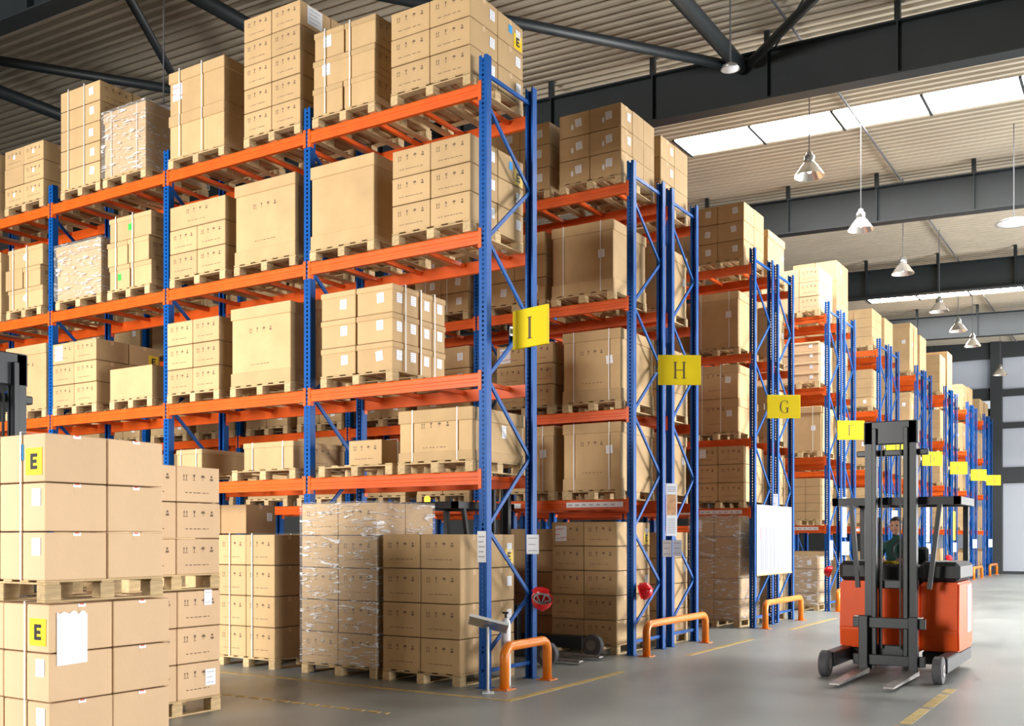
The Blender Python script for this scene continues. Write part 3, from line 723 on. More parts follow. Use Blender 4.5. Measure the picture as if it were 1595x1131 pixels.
for ci, c in enumerate(CARTONS):
    L = LOADS[c['load']]
    w = c['x1']-c['x0']; d = c['y1']-c['y0']; h = c['z1']-c['z0']
    if ci not in keep:
        filler.box(c['x0'], c['x1'], c['y0'], c['y1'], c['z0'], c['z1'], 1 if c['m'] == 'kraft_pale' else 0); continue
    L['objs'] = L.get('objs', 0)+1
    row, sh, pn = L['where']; pw = pos_words(c)
    lay = '' if c['layers'] == 1 else (ORD[c['r']]+' layer')
    stack = row.endswith('stack')
    kind_w = {'large': 'large lidded carton', 'brown': 'brown carton', 'strapped': 'strapped brown carton', 'tall': 'tall lidded carton', 'small': 'small carton', 'pale': 'pale carton'}.get(c['adj'], c['adj']+' carton')
    if stack: lab = '%s, %s %s, %s of %s, %s' % (kind_w, lay, pw, pn, row, sh)
    elif row == 'aisle': lab = kind_w
    else: lab = '%s, %s%s, %s, %s of rack %s' % (kind_w, lay+(' ' if lay and pw else '')+pw+'' if (lay or pw) else 'alone', '', pn, sh, row)
    if 'wrapped load' in pn: lab = '%s, %s %s, on pallet in the aisle behind rack I' % (kind_w, lay, pw)
    lab = ' '.join(lab.replace(' ,', ',').split())
    name = 'lidded_carton' if c['lid'] and c['layers'] <= 2 else 'carton'
    lidc = c['lid']
    bw, bd = ((w-.03, d-.03) if h > .36 else (w-.018, d-.018)) if lidc else (w, d)
    tilt = rndj.uniform(-.004, .004)
    o = obj(name, carton_mesh(bw, bd, h-.003, c['m'], c['marks'], lidc), None, ((c['x0']+c['x1'])/2+rndj.uniform(-.002, .002), (c['y0']+c['y1'])/2+rndj.uniform(-.003, .003), c['z0']), 0,
            lab, 'carton', '%s cartons on %s, %s' % (('rack '+row) if not stack else row, pn, sh))
    fx, fy = bw/2, -bd/2
    if lidc:
        lh = min(.14, h*(.3 if h > .36 else .2))
        obj('lid', cached(('lid', round(w,3), round(d,3), round(lh,3), c['m']), lambda: MB().box(-w/2, w/2, -d/2, d/2, 0, lh+.003, bev=.007).mesh('lid', c['m'])), o, (0, 0, h-lh-.003))
    if c['sleeve'] and h > .25:
        shh = .16 if h > .6 else .10
        sm = cached(('slv', round(w,3), round(d,3), shh, c['m']), lambda: MB().box(-w/2+.003, w/2-.003, -d/2+.003, d/2-.003, 0, shh, bev=.004).mesh('base_sleeve', c['m']))
        obj('base_sleeve', sm, o, (0, 0, .001))
    if lidc and L['straps'] and L['layers'] == 1:
        mb = MB()
        for x in (-.3*w, .3*w): ring_y(mb, w, d, h, x)
        obj('strap', cached(('lst', round(w,3), round(d,3), round(h,3)), lambda: mb.mesh('strap', 'strap')), o)
    e = .002
    if 'f' in c['stick']:
        s = min(.11, h*.38)
        v = rndj.uniform(.50, .62)*h
        q = obj('shipping_label', sheet_mesh(round(s*.9,3), round(s,3), 'y'), o, (fx-.16-rndj.uniform(0, .03), fy-e, v)); q.rotation_euler = (0, rndj.uniform(-.12, .12), 0)
    if 's' in c['stick'] and c['i'] == c['c']-1:
        s = min(.11, h*.38)
        obj('shipping_label', sheet_mesh(round(s*.9,3), round(s,3), 'x'), o, (fx+e, bd/2-.11, h*.58))
        if 'fs2' in c['stick']: obj('shipping_label', sheet_mesh(round(s*.9,3), round(s,3), 'x'), o, (fx+e, -bd/2+.12, h*.55))
    for ex in c['extra']:
        if ex == 'yelE': yellow_label(o, fx+e, bd/2-.115, min(h*.32, .12) if h < .5 else h*.6, 'x', min(.17, h*.6)); obj('sticker', cached('bt', lambda: MB().box(0,.0015,-.035,.035,-.045,.045).mesh('sticker','bluetag')), o, (fx+e, bd/2-.27, h*.62), label='small blue sticker') if row == 'I' and sh in ('top shelf', 'third shelf') else None
        elif ex == 'yelEf': yellow_label(o, fx-.125, fy-e, h*.42, 'y', .185)
        elif ex == 'bluetag': obj('sticker', cached('bt2', lambda: MB().box(-.02,.02,-.0035,-.002,-.055,.055).mesh('sticker','bluetag')), o, (fx-.265, fy-e, h*.62), label='small blue sticker')
        elif ex == 'paperR': obj('shipping_label', sheet_mesh(.10, .12, 'y', lines=3), o, (fx-.10, fy-e, h*.70), label='light grey paper label')
        elif ex == 'bigsheet': obj('paper_sheet', sheet_mesh(.235, .37, 'x', lines=0, torn=True), o, (fx+.004, -bd/2+.17, h-.235), label='large torn white sheet')
        elif ex == 'paperSide': obj('shipping_label', sheet_mesh(.12, .15, 'x', lines=3), o, (fx+e, bd/2-.12, h*.55), label='white paper label')
        elif ex == 'tagS': obj('shipping_label', sheet_mesh(.09, .14, 'x', lines=2), o, (fx+e, bd/2-.42 if bd > .8 else bd/2-.15, h*.6 if bd > .8 else h*.8))
        elif ex == 'paper': obj('shipping_label', sheet_mesh(.12, .15, 'y', lines=3), o, (-fx+.2, fy-e, h*.62), label='white paper label')
        elif ex == 'sheetS': obj('paper_sheet', sheet_mesh(.26, .22, 'x', lines=4), o, (fx+e, -bd/2+.25, h*.55), label='white printed sheet')
        elif ex == 'redtag': obj('sticker', sheet_mesh(.035, .07, 'y', m='paper', lines=2), o, (fx-.27, fy-e, h*.4), label='small white and red sticker')
        elif ex == 'redsheet':
            q = obj('paper_sheet', sheet_mesh(.18, .22, 'y', lines=2, torn=True), o, (-fx+.15, fy-e, h*.52), label='torn white sheet with red print')
            obj('print', cached('rp', lambda: MB().box(-.10,.02,-.003,-.002,.05,.058).box(.0,.10,-.003,-.002,-.06,-.052).box(-.12,-.02,-.003,-.002,-.02,-.012).mesh('print','redink')), q, label='red print', kind='stuff')
        elif ex == 'smudge': obj('sticker', sheet_mesh(.05, .06, 'y', lines=2), o, (0, fy-e, h*.55), label='small white sticker')
        elif ex in ('green', 'greenF'):
            if ex == 'green': obj('sticker', cached('g1', lambda: MB().box(0,.0015,-.05,.05,-.055,.055).mesh('sticker','greentag')), o, (fx+e, bd/2-.12, h*.5), label='bright green sticker')
            else: obj('sticker', cached('g2', lambda: MB().box(-.035,.035,-.0015,0,-.045,.045).mesh('sticker','greentag')), o, (0, fy-e, h*.5), label='bright green sticker')
        elif ex == 'round': obj('sticker', cached('rd', lambda: MB().tube([(0,0,0),(0,-.0015,0)], .05, 20).mesh('sticker','paper')), o, (0, fy-e, h*.5), label='round white sticker')
    if not stack and c['marks'] == 'f' and (ci*7) % 5 == 0 and h < .5 and not c['extra'] and row != 'G':
        pass
    # small red and white tape ends on the foreground cartons
    if row == 'front stack' and c['i'] == 1:
        obj('tape_end', cached('te', lambda: MB().box(0,.0012,-.03,.03,-.022,0).box(.0012,.0016,-.018,.018,-.006,.002,1).mesh('tape_end',['paper','redink'])), o, (fx+.001, 0, h-.004), label='small red and white tape end')
    if row == 'second stack' and c['i'] == 1 and c['j'] == 0:
        pass
    c['obj'] = o
if filler.f:
    me = filler.mesh('remaining_cartons', ['kraft', 'kraft_pale'], fix=False)
    obj('remaining_cartons', me, None, label='the many farther and half-hidden brown cartons on the racks', cat='carton', kind='stuff')

# ---- pallets with their straps and stretch film
pf = MB()
def film_mesh(w, d, h, seed):
    mb = MB(); r = random.Random(seed)
    nx, ny, nz = 10, 10, max(6, int(h/.1))
    def V(x, y, z, n):
        k = r.uniform(0, .010); mb.v.append((x+n[0]*k, y+n[1]*k, z+n[2]*k)); return len(mb.v)-1
    ring = [(-w/2+w*i/nx, -d/2, (0,-1,0)) for i in range(nx)]+[(w/2, -d/2+d*i/ny, (1,0,0)) for i in range(ny)]+[(w/2-w*i/nx, d/2, (0,1,0)) for i in range(nx)]+[(-w/2, d/2-d*i/ny, (-1,0,0)) for i in range(ny)]
    rows = [[V(x, y, h*k/nz, n) for (x, y, n) in ring] for k in range(nz+1)]
    m_ = len(ring)
    for k in range(nz):
        for j in range(m_): mb.f.append((rows[k][j], rows[k][(j+1)%m_], rows[k+1][(j+1)%m_], rows[k+1][j])); mb.m.append(0)
    mb.f.append(tuple(rows[-1])); mb.m.append(0)
    return mb.mesh('stretch_film', 'film', fix=False)
for li, L in enumerate(LOADS):
    w = L['pw'] or (L['x1']-L['x0']); xc = L['px'] if L['px'] else (L['x0']+L['x1'])/2
    yc = L['y0']+L['d']/2; d = L['d'] if not L['pw'] else 1.05
    if L['pw']: yc = 8.95+d/2
    cx_ = (L['x0']+L['x1'])/2
    row, sh, pn = L['where']
    if not L['pal']: continue
    if not L['vis'] or not L.get('objs'):
        me = pal_single(w, d, L['ph']); n = len(pf.v)
        for v in me.vertices: pf.v.append((v.co.x+xc, v.co.y+yc, v.co.z+L['z']))
        for p in me.polygons: pf.f.append(tuple(n+i for i in p.vertices)); pf.m.append(0)
        continue
    stack = row.endswith('stack')
    if stack: lab = 'wooden pallet, %s of the %s in the %s' % (pn.replace(' pallet', ''), row, sh)
    elif 'wrapped' in pn: lab = 'wooden pallet under the film-wrapped load in the aisle behind rack I'
    else: lab = 'pale wooden pallet, %s from corridor, %s of rack %s' % (pn.replace('end pallet', 'first').replace(' pallet', ''), sh, row)
    grp = 'pallets of rack '+row if not stack else 'pallets stacked in the aisle'
    if L['near']:
        t = thing('pallet', lab, 'pallet', (xc, yc, L['z']), group=grp)
        for nm, me, loc in pal_parts(w, d, L['ph']): obj(nm, me, t, loc)
    else:
        t = obj('pallet', pal_single(w, d, L['ph']), None, (xc, yc, L['z']), 0, lab, 'pallet', grp)
    lw = L['x1']-L['x0']; ld = L['d']; dx = cx_-xc; dyy = L['y0']+L['d']/2-yc
    if L['straps'] and not (L['lid'] and L['layers'] == 1):
        if 'f' in L['straps']:
            for k, x in enumerate((-.28*lw, .12*lw) if not stack else (.25*lw-.0,)):
                mb = MB(); ring_y(mb, lw, ld, L['h'], x, .009, .016); obj('strap', mb.mesh('strap', 'strap'), t, (dx, dyy, L['ph']))
        if 's' in L['straps']:
            for y in ((-.28*ld, .0, .26*ld) if L['straps'] == 'ss' else (-.15*ld,)):
                mb = MB(); ring_x(mb, lw, ld, L['h'], y, .011, .022); obj('strap', mb.mesh('strap', 'strap'), t, (dx, dyy, L['ph']))
    if L['film']:
        obj('stretch_film', film_mesh(lw+.02, ld+.02, L['h']+.012, li), t, (dx, dyy, L['ph']-.02*0), label='clear wrinkled stretch film')
if pf.f: obj('remaining_pallets', pf.mesh('remaining_pallets', 'wood', fix=False), None, label='the farther half-hidden wooden pallets on the racks', cat='pallet', kind='stuff')

# ------------------------------------------------------------------ letter signs
def arc(cx, cz, rx, rz, a0, a1, t0, t1, n=14):
    """quad strip: thickness goes t0 at the ends to t1 at the middle"""
    q = []
    pts = []
    for i in range(n+1):
        a = math.radians(a0+(a1-a0)*i/n); th = t0+(t1-t0)*abs(math.cos(a))
        pts.append(((cx+rx*math.cos(a), cz+rz*math.sin(a)), (cx+(rx-th)*math.cos(a), cz+(rz-t0*.8)*math.sin(a))))
    for (o1, i1), (o2, i2) in zip(pts, pts[1:]): q.append([o1, o2, i2, i1])
    return q
def R_(x0, x1, z0, z1): return [(x0,z0),(x1,z0),(x1,z1),(x0,z1)]
def serif_letter(ch):
    T = .11; t = .05; q = []
    def stem(x, wide=T): q.append(R_(x-wide/2, x+wide/2, 0, 1)); q.append(R_(x-wide/2-.07, x+wide/2+.07, 0, t*.8)); q.append(R_(x-wide/2-.07, x+wide/2+.07, 1-t*.8, 1))
    if ch == 'I': stem(0, .15)
    elif ch == 'H': stem(-.26); stem(.26); q.append(R_(-.22, .22, .48, .48+t))
    elif ch in 'FE':
        stem(-.18); q.append(R_(-.15, .28, 1-t, 1)); q.append(R_(.25, .28, .80, 1)); q.append(R_(-.15, .14, .5, .5+t)); q.append(R_(.12, .15, .42, .63))
        if ch == 'E': q.append(R_(-.15, .3, 0, t)); q.append(R_(.27, .3, 0, .22))
    elif ch == 'D': stem(-.22); q += arc(-.2, .5, .5, .5, -90, 90, t, T)
    elif ch == 'C': q += arc(.06, .5, .38, .5, 50, 310, t, T); q.append(R_(.27, .31, .72, .96)); q.append(R_(.27, .30, .08, .2))
    elif ch == 'G': q += arc(.06, .5, .38, .5, 50, 315, t, T); q.append(R_(.27, .31, .72, .96)); q.append(R_(.22, .32, .05, .42)); q.append(R_(.12, .40, .40, .40+t))
    elif ch == 'B': stem(-.2); q += arc(-.18, .755, .38, .245, -90, 90, t, T); q += arc(-.18, .27, .44, .27, -90, 90, t, T)
    elif ch == 'A':
        q.append([(-.34,0),(-.29,0),(.02,.96),(-.02,1)]); q.append([(.20,0),(.32,0),(.05,1),(-.04,1)]); q.append(R_(-.2, .22, .32, .32+t)); q.append(R_(-.42,-.2,0,t*.8)); q.append(R_(.14,.42,0,t*.8))
    return q
def sign(ch, x, y, z, rz, lab, w=.60, h=.42):
    t = thing('aisle_sign', lab, 'sign', (x, y, z), rz, 'yellow letter signs at the rack ends')
    obj('board', MB().box(-w/2, w/2, 0, .035, -h/2, h/2, bev=.004).mesh('board', 'signyellow'), t)
    mb = MB(); S = .235
    for p in serif_letter(ch):
        mb.poly([(u*S, -.002, v*S-S/2-.005) for u, v in p]); 
    obj('letter', mb.mesh('letter', 'letterbrown', fix=False), t, label='dark serif letter '+ch)
    obj('bracket', MB().box(-w/2-.05, -w/2+.12, .035, .047, -.03, .03).box(-w/2-.05, -w/2-.035, .0, .06, -.05, .05).mesh('bracket', 'galv'), t)
sign('I', -5.70, 9.42, 3.86, math.radians(-13), 'yellow board with dark letter I, turned slightly, on the nearest rack', .52, .42)
for k, y in ROWS.items():
    sign(k, -5.66, y+{'H': .80, 'G': .62, 'F': .57, 'B': .30, 'A': .08}.get(k, .5), 3.95, YAW+math.radians(2), 'yellow board with dark letter %s on its rack end' % k)

# ------------------------------------------------------------------ corridor guards
def guard(y0, y1, lab, h=.50, r=.052):
    t = thing('rack_guard', lab, 'guard rail', (-5.79, y0, 0), group='orange hoop guards at the rack ends')
    L = y1-y0; b_ = .12; pts = [(0,0,0),(0,0,h-r-b_)]
    for i in range(1, 6): a = math.pi/2*i/6; pts.append((0, b_*(1-math.cos(a)), h-r-b_+b_*math.sin(a)))
    pts += [(0,b_,h-r),(0,L-b_,h-r)]
    for i in range(1, 6): a = math.pi/2*i/6; pts.append((0, L-b_+b_*math.sin(a), h-r-b_+b_*math.cos(a)))
    pts += [(0,L,h-r-b_),(0,L,0)]
    obj('hoop', MB().tube(pts, r, 16).mesh('hoop', 'guard', smooth=True), t)
    for y in (0, L):
        f = obj('foot_plate', cached('gfp', lambda: MB().box(-.09,.09,-.09,.09,0,.01,bev=.002).mesh('foot_plate','guard')), t, (0, y, 0))
        for sx in (-.065, .065):
            for sy in (-.065, .065): obj('bolt', cached('gb', lambda: MB().tube([(0,0,.009),(0,0,.02)], .010, 6).mesh('bolt','galv')), f, (sx, sy, 0))
guard(9.06, 9.95, 'orange tube hoop guard before the end of rack I, shortest and nearest')
for k, y in ROWS.items(): guard(y-.02, y+2.1, 'orange tube hoop guard at the corridor end of rack %s' % k, .48 if k == 'H' else .50)

# ------------------------------------------------------------------ papers, boards and helmets on the rack ends
def notice(name, x, y, z, w, h, rz, lab, m='paper', lines=5, cat='notice', group='white notices on the rack posts'):
    o = obj(name, sheet_mesh(w, h, 'y', m=m, lines=lines), None, (x, y, z), rz, lab, cat, group); return o
HX = X_END+.052
notice('notice', -6.03, 8.988, 1.50, .11, .33, .0, 'tall narrow white notice on the front post of rack I')
notice('notice', -5.95, 9.90, 1.52, .14, .22, YAW, 'white notice on the rear post of rack I', lines=3)
notice('notice', -5.91, 13.56, 1.44, .13, .24, YAW, 'white notice, left of two side by side on rack H', lines=3)
notice('notice', -5.90, 13.90, 1.44, .13, .24, YAW, 'white notice, right of two side by side on rack H', lines=3)
pst = thing('poster', 'tall poster with orange middle on the inner posts of rack H', 'poster', (-5.945, 13.80, 2.0), YAW+.35)
obj('backing', B(-.09, .09, -.002, 0, -.38, .38, mats='paper'), pst)
obj('picture', B(-.075, .075, -.003, -.002, -.08, .22, mats='poster'), pst)
obj('text_block', (lambda mb: [mb.box(-.07, .07, -.003, -.002, .26+i*.03, .275+i*.03) for i in range(3)] and [mb.box(-.07, .06, -.003, -.002, -.34+i*.025, -.33+i*.025) for i in range(9)] and mb)(MB()).mesh('text', 'greyprint'), pst)
nb = thing('notice_board', 'large white notice board with printed columns on rack G', 'board', (-5.955, 18.6, 1.56), math.pi/2, None)
obj('panel', B(-1.02, 1.02, 0, .025, -.62, .62, mats=mat('pale_board_face', (.33, .37, .38), .6), bev=.004), nb)
mb = MB()
for i in range(7): mb.box(-.80+i*.24, -.64+i*.24, -.002, 0, -.55, .22)
obj('printed_columns', mb.mesh('columns', mat('pale_grey_print', (.25, .26, .33), .6)), nb)
obj('red_print', B(-.86, -.80, -.004, -.002, -.02, .22, mats=mat('pale_red_print', (.60, .25, .25), .6)), nb)
obj('edge_strip', B(-1.03, 1.03, -.004, .028, -.645, -.62, mats='wood'), nb)
notice('notice', -5.95, 18.55, 2.29, .13, .22, YAW, 'small white notice above the board on rack G', lines=2)
notice('notice', -5.95, 22.40, 1.32, .10, .42, YAW, 'narrow white notice on the front post of rack F', lines=2)
notice('notice', -5.94, 23.55, 1.35, .20, .30, YAW, 'white notice on the inner posts of rack F', lines=4)
notice('banner', -5.94, 23.52, 2.05, .10, .90, YAW, 'tall narrow pale strip above the notice on rack F', lines=6)
notice('notice', -5.95, 28.55, 2.1, .26, .42, YAW, 'white notice high on the end of rack E, seen through the mast', lines=2)
notice('banner', -5.95, 33.4, 2.0, .16, 1.1, YAW, 'tall pale blue-white strip on the end of rack D', lines=6)
notice('notice', -5.95, 33.4, 1.25, .22, .32, YAW, 'white notice near the bottom of rack D end', lines=3)
notice('notice', -5.95, 38.3, 1.25, .20, .32, YAW, 'white notice low on the inner posts of rack C', lines=3)
notice('banner', -5.94, 38.3, 2.0, .10, 1.0, YAW, 'tall narrow yellow strip on the end of rack C', m='yellow', lines=0)
notice('notice', -5.94, 43.0, 1.35, .20, .34, YAW, 'white notice low on the inner posts of rack B', lines=3)
notice('notice', -5.94, 47.4, 1.35, .20, .34, YAW, 'white notice low on the inner posts of rack A', lines=3)
def helmet(x, y, z, rot, lab):
    t = thing('safety_helmet', lab, 'helmet', (x, y, z), group='red helmets hung on the racks', rot=rot)
    pr = [(.001,.15),(.035,.147),(.07,.132),(.098,.105),(.113,.07),(.12,.03),(.122,0)]
    me = MB().lathe(pr, 28); me.lathe([(.122,0),(.118,0),(.110,.06),(.09,.10),(.05,.135),(.001,.145)], 28)
    obj('shell', me.mesh('shell', 'helmet', smooth=True, fix=False), t)
    mb = MB(); n = 20; v = []
    for i in range(n+1):
        a = -.9+1.8*i/n; v.append(((.12*math.sin(a), -.12*math.cos(a)), (.13*math.sin(a), -(.12+.055*math.cos(a*1.6))*1.0)))
    for (i1, o1), (i2, o2) in zip(v, v[1:]): mb.poly([(i1[0],i1[1],.004),(i2[0],i2[1],.004),(o2[0],o2[1],-.006),(o1[0],o1[1],-.006)]); mb.poly([(i1[0],i1[1],.000),(o1[0],o1[1],-.010),(o2[0],o2[1],-.010),(i2[0],i2[1],.000)])
    obj('brim', mb.mesh('brim', 'helmet'), t)
    obj('ridge', MB().tube([(0,-.10,.105),(0,-.06,.142),(0,0,.156),(0,.06,.142),(0,.10,.105)], .010, 8).mesh('ridge', 'helmet', smooth=True), t)
    mb = MB()
    mb.tube([(.10*math.cos(a),.10*math.sin(a),.03) for a in [2*math.pi*i/20 for i in range(21)]], .012, 6)
    for a in (0, 1.05, 2.1):
        mb.tube([(.1*math.cos(a),.1*math.sin(a),.03),(0,0,.105),(-.1*math.cos(a),-.1*math.sin(a),.03)], .009, 6)
    obj('liner', mb.mesh('liner', 'liner'), t, label='grey webbing liner')
helmet(-5.84, 9.93, .92, (math.radians(-142), 0, YAW+.2), 'red safety helmet hung open side out on rack I')
helmet(-5.93, 12.75, .86, (0, math.radians(75), math.radians(15)), 'red safety helmet hung sideways on the front post of rack H')
helmet(-5.93, 22.35, .85, (0, math.radians(-70), math.radians(15)), 'small red safety helmet hung at the front of rack F')
helmet(-5.93, 36.95, .88, (0, math.radians(75), 0), 'distant red safety helmet above the truck cowl, on rack C')

# tilted reading stand and white cylinder beside rack I
t = thing('reading_stand', 'thin white metal stand with tilted tray beside the end of rack I', 'stand', (-5.80, 8.76, 0), YAW)
obj('pole', MB().tube([(0,0,.0),(0,0,.68)], .014, 10).mesh('pole', 'post', smooth=True), t)
obj('foot_plate', MB().box(-.06, .06, -.06, .06, 0, .012, bev=.003).mesh('foot', 'post'), t)
tr_ = obj('tray', MB().box(-.20, .20, -.14, .14, 0, .012, bev=.003).mesh('tray', 'galv'), t, (0, 0, .70), rot=(math.radians(-22), math.radians(14), 0))
obj('tray_rim', MB().box(-.205,.205,-.145,-.135,0,.03).box(-.205,.205,.135,.145,0,.03).box(-.205,-.195,-.14,.14,0,.03).box(.195,.205,-.14,.14,0,.03).mesh('rim', 'post'), tr_)
t = thing('white_canister', 'upright white canister behind the tilted stand beside rack I', 'canister', (-5.90, 9.26, 0))
obj('body', MB().lathe([(.001,0),(.05,0),(.052,.02),(.052,.66),(.04,.71),(.018,.735),(.001,.735)], 20).mesh('body', 'post', smooth=True, fix=False), t)
obj('valve', MB().tube([(0,0,.735),(0,0,.79)], .014, 10).box(-.04,.03,-.01,.01,.78,.80).mesh('valve', 'truckblack'), t)

# ------------------------------------------------------------------ reach trucks
def wheel_mesh(r, w):
    return cached(('wh', r, w), lambda: MB().tube([(-w/2,0,0),(-w/2+.01,0,0),(w/2-.01,0,0),(w/2,0,0)], [r-.012,r,r,r-.012], 26).mesh('wheel', 'rubber'))
def hub_mesh(r, w):
    return cached(('hub', r, w), lambda: MB().tube([(-w/2-.006,0,0),(w/2+.006,0,0)], r, 18).tube([(-w/2-.012,0,0),(w/2+.012,0,0)], r*.35, 10).mesh('hub', 'steel'))
def truck(x, y, rz, lab, mast_h=2.95, leg=.55, fork=1.45, beacon=False, seat=True):
    t = thing('reach_truck', lab, 'forklift', (x, y, 0), rz)
    def side_panel(s):
        mb = MB(); x0, x1 = (.26, .68) if s > 0 else (-.68, -.26)
        pr = [(.36,.26),(.33,.5),(.36,1.07),(1.28,1.07),(1.36,.98),(1.38,.30),(1.2,.24)]
        n = len(mb.v)
        for xx in (x0, x1):
            for (yy, zz) in pr: mb.v.append((xx, yy, zz))
        k = len(pr)
        for i in range(k): mb.f.append((i, (i+1)%k, k+(i+1)%k, k+i)); mb.m.append(0)
        mb.f.append(tuple(range(k))[::-1]); mb.f.append(tuple(range(k, 2*k))); mb.m += [0, 0]
        me = mb.mesh('side_panel', 'truckred')
        bm = bmesh.new(); bm.from_mesh(me); bmesh.ops.bevel(bm, geom=bm.edges[:], offset=.02, segments=2, affect='EDGES'); bm.to_mesh(me); bm.free()
        return me
    for s in (-1, 1):
        sp = obj('side_panel', cached(('sp', s), lambda: side_panel(s)), t)
    obj('data_plate', B(0, .004, .95, 1.25, .45, 1.02, mats='paper'), sp, (.68, 0, 0), label='pale plate on the orange side')
    obj('battery_cover', B(-.25, .25, .40, .62, .24, 1.03, mats='truckred', bev=.015), t)
    obj('rear_panel', B(-.25, .25, 1.2, 1.36, .24, 1.10, mats='truckred', bev=.02), t)
    obj('cab_floor', B(-.25, .25, .63, 1.19, .46, .52, mats='truckblack'), t)
    for s in (-1, 1):
        x0, x1 = (.24, .69) if s > 0 else (-.69, -.24)
        obj('cowl', B(x0, x1, .33, 1.38, 1.075, 1.31, mats='truckblack', bev=.05), t)
    obj('cowl', B(-.235, .235, .37, .64, 1.04, 1.27, mats='truckblack', bev=.03), t)
    wl = obj('steering_console', MB().bar((.0, .60, 1.2), (.0, .74, 1.42), .10, .06).mesh('console', 'truckblack'), t)
    ring = [( .14*math.cos(a), .05*math.sin(a)+.76, 1.45+.13*math.sin(a)) for a in [2*math.pi*i/20 for i in range(21)]]
    obj('steering_wheel', MB().tube(ring, .013, 8).mesh('wheel_rim', 'truckblack'), wl)
    obj('seat', B(-.22, .22, .88, 1.18, .92, 1.01, mats='truckblack', bev=.03), t)
    obj('backrest', B(-.21, .21, 1.10, 1.19, 1.02, 1.48, mats='truckblack', bev=.03), t)
    for s in (-1, 1):
        obj('straddle_leg', B(s*.61-.07, s*.61+.07, -leg+.12, .40, .10, .27, mats='mast', bev=.012), t)
        w_ = obj('load_wheel', wheel_mesh(.15, .10), t, (s*.61, -leg, .15)); obj('hub', hub_mesh(.07, .10), w_)
        obj('fork_shank', B(s*.275-.05, s*.275+.05, -.20, -.155, .05, .69, mats='mast', bev=.006), t)
        mb = MB(); x0, x1 = s*.275-.065, s*.275+.065
        v = [(x0,-.155,.03),(x1,-.155,.03),(x1,-.155,.085),(x0,-.155,.085),(x0+.012,-fork,.035),(x1-.012,-fork,.035),(x1-.012,-fork,.052),(x0+.012,-fork,.052)]
        mb.v = v; mb.f = [(0,1,2,3),(7,6,5,4),(0,4,5,1),(1,5,6,2),(2,6,7,3),(3,7,4,0)]; mb.m = [0]*6
        obj('fork', mb.mesh('fork', 'steel'), t)
        mb = MB().box(s*.245-.04, s*.245+.04, -.06, -.045, .06, mast_h).box(s*.245-.04, s*.245-.028, -.05, .06, .06, mast_h).box(s*.245+.028, s*.245+.04, -.05, .06, .06, mast_h)
        obj('mast_channel', mb.mesh('mast_channel', 'mast'), t)
        obj('inner_mast_channel', MB().box(s*.175-.025, s*.175+.025, -.10, .0, .10, mast_h-.08, bev=.006).mesh('inner_mast', 'mast'), t)
        obj('lift_cylinder', MB().tube([(s*.135, .03, .15), (s*.135, .03, mast_h*.62)], .018, 12).mesh('lift_cylinder', 'steel', smooth=True), t)
        obj('lift_chain', B(s*.105-.008, s*.105+.008, -.03, -.01, .3, mast_h-.2, mats='truckblack'), t)
    for z0, z1 in ((.12, .24), (.55, .67)):
        cb = obj('carriage_bar', B(-.40, .40, -.155, -.10, z0, z1, mats='mast', bev=.006), t)
    for s in (-1, 1): obj('bright_plate', B(s*.30-.07, s*.30+.07, -.19, -.10, .675, .69, mats='steel'), cb)
    obj('mast_crossmember', B(-.30, .30, -.06, .06, mast_h-.27, mast_h, mats='mast', bev=.01), t)
    obj('mast_crossmember', B(-.40, .40, .02, .09, mast_h-.40, mast_h-.33, mats='mast', bev=.01), t)
    obj('mast_crossmember', B(-.29, .29, .02, .09, 1.0, 1.1, mats='mast', bev=.01), t)
    obj('mast_crossmember', B(-.29, .29, .02, .09, .2, .34, mats='mast', bev=.01), t)
    g = obj('overhead_guard', MB().box(-.72, .72, .16, .23, 1.98, 2.07).box(-.72, .72, 1.24, 1.31, 1.98, 2.07).box(-.72, -.65, .16, 1.31, 1.98, 2.07).box(.65, .72, .16, 1.31, 1.98, 2.07).mesh('guard_frame', 'truckblack'), t)
    for i in range(6): obj('guard_bar', B(-.5+i*.2-.015, -.5+i*.2+.015, .23, 1.24, 2.01, 2.05, mats='truckblack'), g)
    for (px_, py_) in ((-.62, 1.27), (.62, 1.27)): obj('guard_post', B(px_-.03, px_+.03, py_-.04, py_+.04, 1.25, 1.98, mats='truckblack', bev=.006), t)
    for s in (-1, 1): obj('guard_post', MB().bar((s*.40, .10, 1.0), (s*.50, .19, 2.0), .05, .05).mesh('guard_post', 'truckblack'), t)
    dw = obj('drive_wheel', wheel_mesh(.17, .14), t, (.0, 1.05, .17)); obj('hub', hub_mesh(.08, .14), dw)
    for s in (-1, 1): obj('chassis_skirt', B(s*.47-.20, s*.47+.20, .38, 1.34, .10, .25, mats='truckblack', bev=.01), t)
    if beacon:
        bc = obj('beacon_base', MB().tube([(0,0,0),(0,0,.03)], .05, 14).mesh('beacon_base', 'truckblack'), t, (.15, 1.27, 2.07))
        obj('beacon', MB().lathe([(.042,.03),(.044,.09),(.03,.115),(.001,.12)], 16).mesh('beacon', 'beacon', smooth=True, fix=False), bc, label='lit amber warning light')
    return t
truck(-2.61, 12.45, 0, 'orange and black reach truck with driver in the corridor, forks towards the camera')
truck(-7.55, 11.6, math.pi/2, 'dark reach truck with lit amber beacon, in the aisle behind rack I', leg=1.15, beacon=True)
truck(-8.02, 4.78, math.pi/2, 'reach truck behind the front stack, only its mast showing at left edge', mast_h=3.12, leg=.42, fork=.52)

